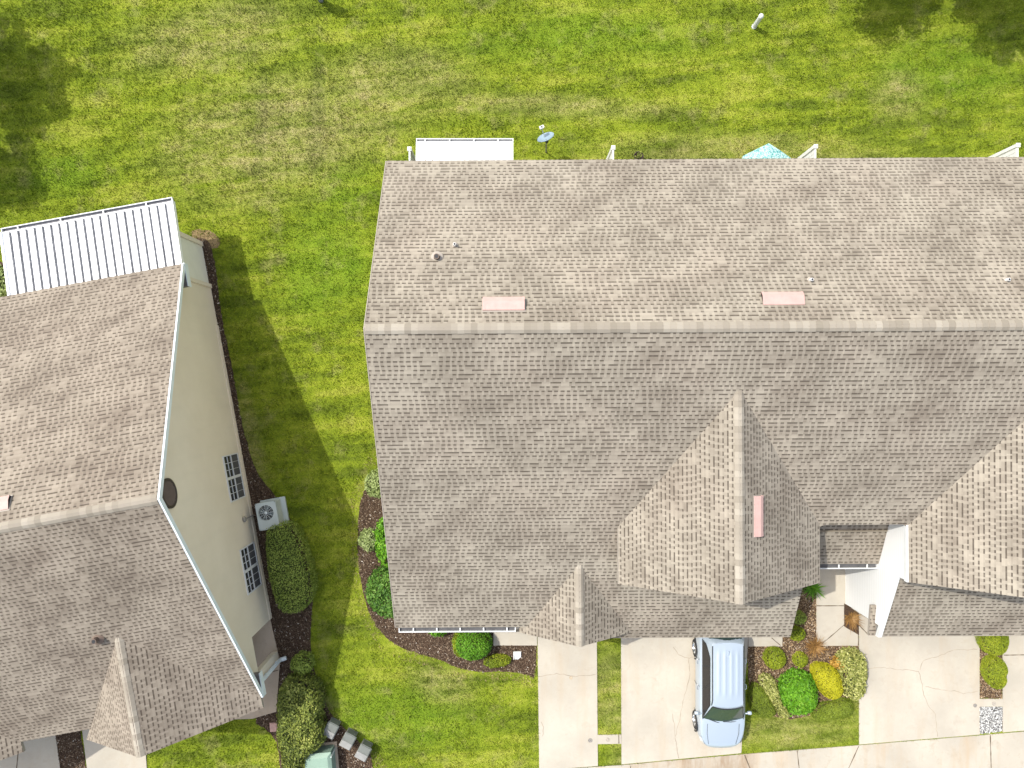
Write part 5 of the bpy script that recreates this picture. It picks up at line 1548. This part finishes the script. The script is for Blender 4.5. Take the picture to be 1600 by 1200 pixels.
# satellite dish on its pole
c = Vector((1.34, 9.13, 0))
sd = thing('satellite_dish', c, 'grey satellite dish on a thin pole standing in the back lawn', 'satellite dish')
m = MB(); m.tube([c, c + Vector((-.05, -.02, 1.25)), c + Vector((-.09, .0, 1.42))], .028, 8); m.build('pole', [painted('pole_grey', (.22, .22, .22), .5, .3)], sd, c)
dc = Vector((1.25, 9.20, 1.55)); dn = Vector((-.36, .66, .66)).normalized()
m = MB(); prof = [(r_, .10 * (r_ / .33) ** 2) for r_ in (.001, .08, .16, .24, .30, .325, .33)]
m.lathe(prof, dc - dn * .10, dn, 32, 0); m.lathe([(r_, t_ - .012) for r_, t_ in prof[::-1]] , dc - dn * .10, dn, 32, 0)
m.build('reflector', [painted('dish_grey', (.20, .265, .32), .4, amt=.04)], sd, dc)
m = MB(); m.box(dc - dn * .16 + Vector((0, 0, -.04)), (.10, .10, .16)); m.build('bracket', ['black'], sd, dc)
lp = dc + dn * .40 + Vector((-.01, .02, -.06))
m = MB(); m.tube([dc - dn * .08 + Vector((0, 0, -.26)), dc + dn * .18 + Vector((0, 0, -.2)), lp + Vector((0, 0, -.05))], .017, 6); m.build('feed_arm', ['acgrey'], sd, dc)
m = MB(); m.box(lp, (.17, .10, .11), R(25)); m.lathe([(.03, 0), (.045, .05), (0, .052)], lp, -dn, 12); m.box(lp + Vector((0, 0, .057)), (.06, .05, .02), R(25), 1); m.build('receiver', ['white', 'black'], sd, lp)

# white marker post, grey pedestal on the far lawn
c = Vector((*P(1178, 42), 0))
m = MB(); m.tube([c, c + Vector((0, 0, .80))], .085, 14); m.lathe([(.098, .78), (.098, .84), (.06, .90), (0, .92)], c, seg=14)
m.lathe([(.10, 0), (.10, .06), (.088, .07)], c, seg=14)
tag(m.build('marker_post', ['white'], None, c), 'short white round marker post standing alone on the back lawn', 'post')
c = Vector((*P(502, 1), 0))
gp = thing('utility_pedestal', c, 'grey pedestal with a wider head at the top edge of the lawn', 'utility pedestal')
m = MB(); m.box(c + Vector((0, 0, .40)), (.16, .16, .80)); m.build('post', [painted('ped_grey', (.20, .22, .24), .5)], gp, c)
m = MB(); m.box(c + Vector((0, 0, 1.12)), (.40, .26, .66), 0, taper=.9); m.box(c + Vector((0, 0, 1.47)), (.44, .30, .05)); m.build('head', [painted('ped_head', (.26, .28, .30), .5)], gp, c)

# white privacy panels between the back patios
def panel(x, y1, label, h=1.78, first=None):
    c = Vector(B(x, 7.3)); 
    root = thing('privacy_panel', c, label, 'fence panel', 'white privacy panels behind the row house')
    if first is not None:
        for ch in first.children:
            d = ch.copy(); COL.objects.link(d); d.parent = root
        return root
    mm = MB()
    ln = y1 - 7.3
    for k in range(7): mm.box((c.x, c.y + .06 + (k + .5) * (ln - .16) / 7, .88), (.03, (ln - .16) / 7 - .012, 1.6))
    mm.build('boards', ['white'], root, c)
    for zq in (1.72, .14):
        mm = MB(); mm.box((c.x, c.y + ln / 2, zq), (.06, ln - .1, .09)); mm.build('rail', ['white'], root, c)
    mm = MB(); mm.box((c.x, c.y + ln - .05, h / 2), (.125, .125, h)); mm.box((c.x, c.y + ln - .05, h + .015), (.15, .15, .03)); mm.box((c.x, c.y + ln - .05, h + .05), (.13, .13, .04), taper=.3); mm.build('post', ['white'], root, c)
    return root
pn = panel(-3.74, 8.75, 'white privacy panel left of the flat white patio roof')
panel(3.78, 8.75, 'white privacy panel between the satellite dish and the teal umbrella', first=pn)
panel(11.25, 8.75, 'white privacy panel just right of the teal umbrella', first=pn)
panel(18.72, 8.75, 'white privacy panel at the right edge behind the roof', first=pn)

# teal patterned umbrella, tilted
t = NT('teal_print'); p_ = t.pos()
vo = t.n.new('ShaderNodeTexVoronoi'); vo.inputs['Scale'].default_value = 13; t.link(p_, vo.inputs['Vector'])
n = t.noise(p_, 16, 3, .6, 1.2)
cc = t.mix(t.rng(n, .44, .52), (.055, .22, .22), (.36, .52, .48))
cc = t.mix(t.rng(t.noise(t.vmath('ADD', p_, (7, 3, 1)), 19, 3, .6, 1.5), .57, .63), cc, (.05, .12, .17))
M['teal'] = t.done(cc, .8)
ub = Vector((9.35, 8.10, 0))
um = thing('patio_umbrella', ub, 'teal and white patterned patio umbrella behind the row house roof', 'umbrella')
top = Vector((9.27, 7.72, 2.58)); axis_u = Vector((0, 0, 1)); ub = Vector((9.27, 7.72, 0)); um.location = ub; PW[um.name] = ub
m = MB(); m.tube([ub, ub + Vector((0, 0, 1.5)), top - axis_u * .05], .022, 8); m.build('pole', [painted('umbrella_pole', (.25, .22, .2), .4, .5)], um, ub)
e1 = Vector((1, 0, 0)); e2 = Vector((0, 1, 0))
m = MB(); rim = []
for k in range(6):
    a = 2 * math.pi * k / 6 + R(86)
    rim.append(top - axis_u * .42 + (e1 * math.cos(a) + e2 * math.sin(a)) * 1.04)
for k in range(6):
    a_, b_ = rim[k], rim[(k + 1) % 6]; md = (a_ + b_) / 2 + axis_u * .03
    m.mesh([top, a_, md, b_, a_.lerp(top, .5) , b_.lerp(top, .5)], [(0, 4, 5), (4, 1, 2), (4, 2, 5), (5, 2, 3)])
    m.mesh([a_, md, b_, b_ - axis_u * .13, md - axis_u * .13, a_ - axis_u * .13], [(0, 5, 4, 1), (1, 4, 3, 2)])
m.build('canopy', ['teal'], um, top)
m = MB(); m.lathe([(.0, .09), (.03, .06), (.02, .0)], top, axis_u, 10); m.build('finial', ['white'], um, top)
for k in range(6):
    m = MB(); m.tube([top - axis_u * .04, rim[k] - axis_u * .02], .008, 5); m.build('rib', ['acgrey'], um, top)
m = MB(); m.lathe([(0, .0), (.26, .0), (.26, .06), (.05, .10), (.04, .3)], ub, seg=20); m.build('base', ['black'], um, ub)
# planter by the back wall
c = Vector((*P(998, 244, .3), 0))
pl_ = thing('flower_pot', c, 'dark brown pot with a dry plant behind the row house roof', 'pot')
m = MB(); m.lathe([(0, .0), (.12, .0), (.17, .28), (.19, .28), (.19, .32), (.16, .32), (.15, .27), (0, .27)], c, seg=20); m.build('pot', [painted('brown_pot', (.05, .034, .026), .7)], pl_, c)
pts = np.array([c[0], c[1], .36]) + rng.normal(0, 1, (60, 3)) * np.array([.08, .08, .06])
v, qd = leaf_cloud(pts, np.tile([0, 0, .5], (60, 1)), .09)
o = np_mesh('foliage', v - np.array(c), qd, ['leaf_olive']); o.parent = pl_
